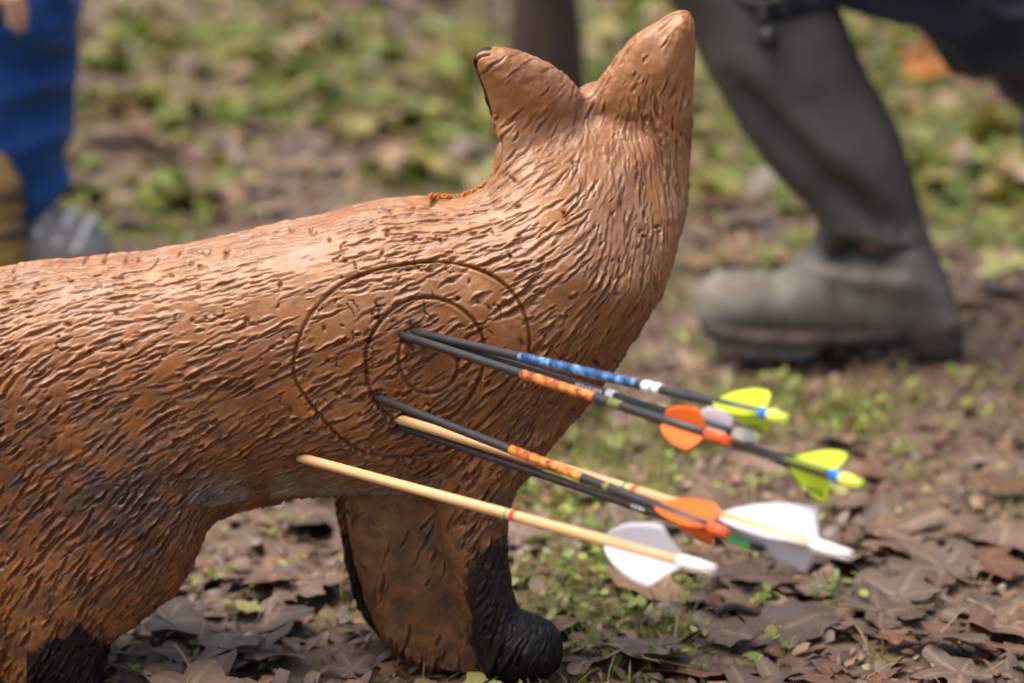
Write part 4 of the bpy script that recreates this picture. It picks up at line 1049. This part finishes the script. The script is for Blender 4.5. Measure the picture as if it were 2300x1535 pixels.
for s in ind:
    x, y, sz, rot, si, mi, tx, ty = s
    if (si, mi) not in LM: LM[(si, mi)] = leaf_mesh(si, mi)
    o = bpy.data.objects.new('fallen_leaf', LM[(si, mi)]); COL.objects.link(o); o.matrix_world = leaf_matrix(x, y, sz, rot, tx, ty, rl.uniform(0, .012))
    a_, b_, _ = to_px(np.array([[x, y, 0.0]])); a_, b_ = float(a_[0]), float(b_[0])
    if b_ > 1050 and a_ < 800: wh = 'between the fox legs'
    elif b_ > 1050 and a_ < 1300: wh = 'around the front paw'
    elif b_ > 1280 and a_ > 1800: wh = 'in the bottom right corner'
    elif b_ > 1280: wh = 'below the white feathers'
    elif b_ > 850 and a_ > 1750: wh = 'right of the lime nocks'
    elif b_ > 850: wh = 'behind the arrow shafts'
    elif a_ > 1500 and b_ > 450: wh = 'around the rubber boot'
    elif a_ > 1500: wh = 'beyond the rubber boot'
    elif a_ < 700: wh = 'behind the fox back'
    else: wh = 'behind the fox neck'
    szn = 'big' if sz > .10 else 'small' if sz < .07 else 'middling'
    shp = 'lobed' if si < 9 else 'oval'
    tag(o, 'one of the %s %s %s fallen leaves %s' % (szn, NAMES[mi], shp, wh), 'leaf', '%s %s %s leaves %s' % (szn, NAMES[mi], shp, wh))
Vs = []; Fs = []; vn_ = []; sh_ = []; mi_ = []; n0 = 0
for s in rest:
    x, y, sz, rot, si, mi, tx, ty = s; V, F, vn = SHAPES[si]; M = np.array(leaf_matrix(x, y, sz, rot, tx, ty, rl.uniform(0, .01)))
    Vs.append(V @ M[:3, :3].T + M[:3, 3]); Fs.append(F + n0); n0 += len(V); vn_.append(vn); sh_.append(np.full(len(V), rl.random() * .8)); mi_.append(np.full(len(F), mi))
me = mesh_np('leaf_litter', np.concatenate(Vs), np.concatenate(Fs)); fattr(me, 'vein', np.concatenate(vn_)); fattr(me, 'shade', np.concatenate(sh_))
for m in LEAF_MATS: me.materials.append(m)
me.polygons.foreach_set('material_index', np.concatenate(mi_).astype(np.int32))
tag(link('leaf_litter', me), 'litter of smaller fallen leaves spread over the woodland floor', 'leaves', kind='stuff')

# ------------------------------------------------------------------ grass, moss and weeds
def green_mat(name, a, b2):
    m, t, b, lk = nmat(name); v = tc(t); n = noise(t, lk, 12, 4, 0.6, v).outputs[0]
    c = ramp(t, lk, n, [(0.3, a), (0.7, b2)]); lk(c, b.inputs['Base Color']); b.inputs['Roughness'].default_value = 0.5
    tl = nd(t, 'BsdfTranslucent'); lk(c, tl.inputs[0]); mx = nd(t, 'MixShader'); mx.inputs[0].default_value = 0.3
    lk(b.outputs[0], mx.inputs[1]); lk(tl.outputs[0], mx.inputs[2]); lk(mx.outputs[0], t.nodes['Material Output'].inputs[0]); return m
GR = [green_mat('grass_green', (0.06, 0.10, 0.010), (0.17, 0.22, 0.028)), green_mat('grass_yellow', (0.17, 0.155, 0.025), (0.32, 0.26, 0.06)), green_mat('grass_straw', (0.30, 0.20, 0.10), (0.48, 0.36, 0.20))]
def scatter(n, fn, y0=2.0, y1=7.3, pw=1.0):
    y = y0 + (y1 - y0) * rng.random(n) ** pw; x = (rng.random(n) * 2 - 1) * (0.19 * y + .35)
    keep = rng.random(n) < fn(x, y); return x[keep], y[keep]
def grass(name, n, fn, hlo, hhi, wd, clump, label, cat, mats, mw, y0=2.0, y1=7.3, pw=1.0):
    cx, cy = scatter(n, fn, y0, y1, pw); m = len(cx) * clump
    bx = np.repeat(cx, clump) + rng.normal(0, .010, m); by = np.repeat(cy, clump) + rng.normal(0, .010, m)
    az = rng.random(m) * 2 * np.pi; hh = rng.uniform(hlo, hhi, m); ln = rng.uniform(.2, 1.1, m) * hh; w = wd * rng.uniform(.6, 1.3, m)
    bz = gz(bx, by); dx, dy = np.cos(az), np.sin(az); V = np.zeros((m, 7, 3))
    for k, t in enumerate((0, .4, .75)):
        for s, o in ((-1, 0), (1, 1)):
            ww = w * (1 - .45 * t) * s * .5
            V[:, k * 2 + o] = np.stack([bx + dx * ln * t * t - dy * ww, by + dy * ln * t * t + dx * ww, bz + hh * (t - .15 * t * t)], 1)
    V[:, 6] = np.stack([bx + dx * ln, by + dy * ln, bz + hh * .78], 1)
    b0 = (np.arange(m) * 7)[:, None]
    F = np.concatenate([b0 + np.array(q) for q in ((0, 1, 3, 2), (2, 3, 5, 4), (4, 5, 6, 6))])
    tri = np.concatenate([b0 + np.array(q) for q in ((0, 1, 3), (0, 3, 2), (2, 3, 5), (2, 5, 4), (4, 5, 6))])
    me = mesh_np(name, V.reshape(-1, 3), tri)
    for q in mats: me.materials.append(q)
    mi = np.tile(rng.choice(len(mats), m, p=mw), 5); me.polygons.foreach_set('material_index', mi.astype(np.int32))
    tag(link(name, me), label, cat, kind='stuff')
def g_near(x, y): return sst(.42, .85, greenness(x, y)) * (1 - .9 * np.exp(-(((x - .48) / .25) ** 2 + ((y - 3.2) / .2) ** 2)))
grass('grass', 9000, lambda x, y: g_near(x, y) * .9, .008, .030, .0022, 9, 'short grass and moss tufts growing across the woodland floor', 'grass', GR, [.50, .34, .16], 2.0, 7.3, .9)
grass('dry_grass', 500, lambda x, y: np.full(x.shape, .5), .015, .05, .0012, 5, 'thin dry straw stems poking through the leaves', 'dry grass', [GR[2], GR[1]], [.7, .3], 2.0, 5)
# low weeds: rosettes of small round leaves
def weeds(name, n, fn, r0, r1, label, mats, mw, y0=2.0, y1=7.3):
    cx, cy = scatter(n, fn, y0, y1); L = 8; m = len(cx) * L
    sc = np.repeat(rng.uniform(.6, 1.5, len(cx)), L); az = rng.random(m) * 6.283; rr = rng.uniform(.2, 1, m) * .020 * sc
    bx = np.repeat(cx, L) + np.cos(az) * rr; by = np.repeat(cy, L) + np.sin(az) * rr; bz = gz(bx, by) + rng.uniform(.003, .020, m) * sc
    rad = rng.uniform(r0, r1, m) * sc; t1 = rng.normal(0, .45, m); t2 = rng.normal(0, .45, m); V = np.zeros((m, 9, 3)); V[:, 0] = np.stack([bx, by, bz], 1)
    for k in range(8):
        a = k * math.pi / 4; u = rad * (1.25 if k == 0 else 1) * math.cos(a); v = rad * .72 * math.sin(a)
        wx = np.cos(az) * u - np.sin(az) * v; wy = np.sin(az) * u + np.cos(az) * v
        V[:, k + 1] = np.stack([bx + wx, by + wy, bz + t1 * wx + t2 * wy + .15 * rad], 1)
    b0 = (np.arange(m) * 9)[:, None]; tri = np.concatenate([b0 + np.array((0, k + 1, (k + 1) % 8 + 1)) for k in range(8)])
    me = mesh_np(name, V.reshape(-1, 3), tri)
    for q in mats: me.materials.append(q)
    me.polygons.foreach_set('material_index', np.tile(rng.choice(len(mats), m, p=mw), 8).astype(np.int32))
    tag(link(name, me), label, 'weeds', kind='stuff')
W1 = green_mat('weed_green', (0.09, 0.16, 0.02), (0.22, 0.31, 0.06)); W2 = green_mat('weed_lime', (0.22, 0.27, 0.04), (0.38, 0.41, 0.09))
weeds('small_weeds', 9500, lambda x, y: .13 + .6 * g_near(x, y), .0022, .0055, 'small round leaved green weeds scattered among the dead leaves', [W1, W2, GR[1]], [.5, .3, .2])

# broader leaved undergrowth in the distance
weeds('undergrowth', 1500, lambda x, y: .25 + .6 * g_near(x, y), .010, .026, 'broad leaved undergrowth, green, yellow and brown, on the ground far behind the fox', [W1, W2, GR[0], GR[1], LEAF_MATS[3], LEAF_MATS[0]], [.10, .10, .20, .24, .20, .16], 4.0, 7.3)
# chips of rotten leaf, bark and crumbs of soil
def chips(n):
    x, y = scatter(n, lambda x, y: np.full(x.shape, .9), 2.0, 6.0, 1.3); m = len(x); z = gz(x, y) + rng.uniform(.001, .006, m)
    rad = rng.uniform(.0025, .011, m); az = rng.random(m) * 6.283; t1 = rng.normal(0, .5, m); t2 = rng.normal(0, .5, m); V = np.zeros((m, 7, 3)); V[:, 0] = np.stack([x, y, z + rad * rng.uniform(0, .5, m)], 1)
    for k in range(6):
        rr = rad * rng.uniform(.4, 1.25, m); a = az + k * math.pi / 3; wx = np.cos(a) * rr; wy = np.sin(a) * rr * .8
        V[:, k + 1] = np.stack([x + wx, y + wy, z + t1 * wx + t2 * wy], 1)
    b0 = (np.arange(m) * 7)[:, None]; tri = np.concatenate([b0 + np.array((0, k + 1, (k + 1) % 6 + 1)) for k in range(6)])
    me = mesh_np('ground_litter', V.reshape(-1, 3), tri, False)
    for q in (LEAF_MATS[0], LEAF_MATS[1], LEAF_MATS[2], LEAF_MATS[3]): me.materials.append(q)
    me.polygons.foreach_set('material_index', np.tile(rng.choice(4, m, p=[.42, .28, .18, .12]), 6).astype(np.int32))
    tag(link('ground_litter', me), 'crumbs of soil, bark and broken leaf covering the mud', 'litter', kind='stuff')
chips(26000)
# twigs
def twig(px, py, ln, rot, r, label):
    x, y = ground_at(px, py); z = float(gz(np.array([x]), np.array([y]))[0]); rr = random.Random(int(px)); P_ = []
    for k in range(7): t = k / 6 - .5; P_.append((math.cos(rot) * ln * t + rr.gauss(0, .003), math.sin(rot) * ln * t + rr.gauss(0, .003), r + .006 + .006 * math.sin(k)))
    mb = MB(); mb.tube(P_, [r * (1 - .08 * k) for k in range(7)], 8); o = mb.build('twig', BARK); o.location = (x, y, z); tag(o, label, 'twig', 'twigs on the ground')
twig(1690, 1400, .07, .2, .0045, 'short dark stick lying beneath the white feathered arrows')
twig(1600, 480, .14, .15, .007, 'dark stick lying on the ground between the fox neck and the rubber boot')
twig(480, 270, .30, .35, .012, 'dark fallen branch on the mossy ground left behind the fox')
twig(330, 330, .22, -.05, .012, 'short dark fallen branch behind the fox back near the blue trousers')
twig(900, 390, .12, .5, .008, 'small dark stick behind the dip of the fox back')
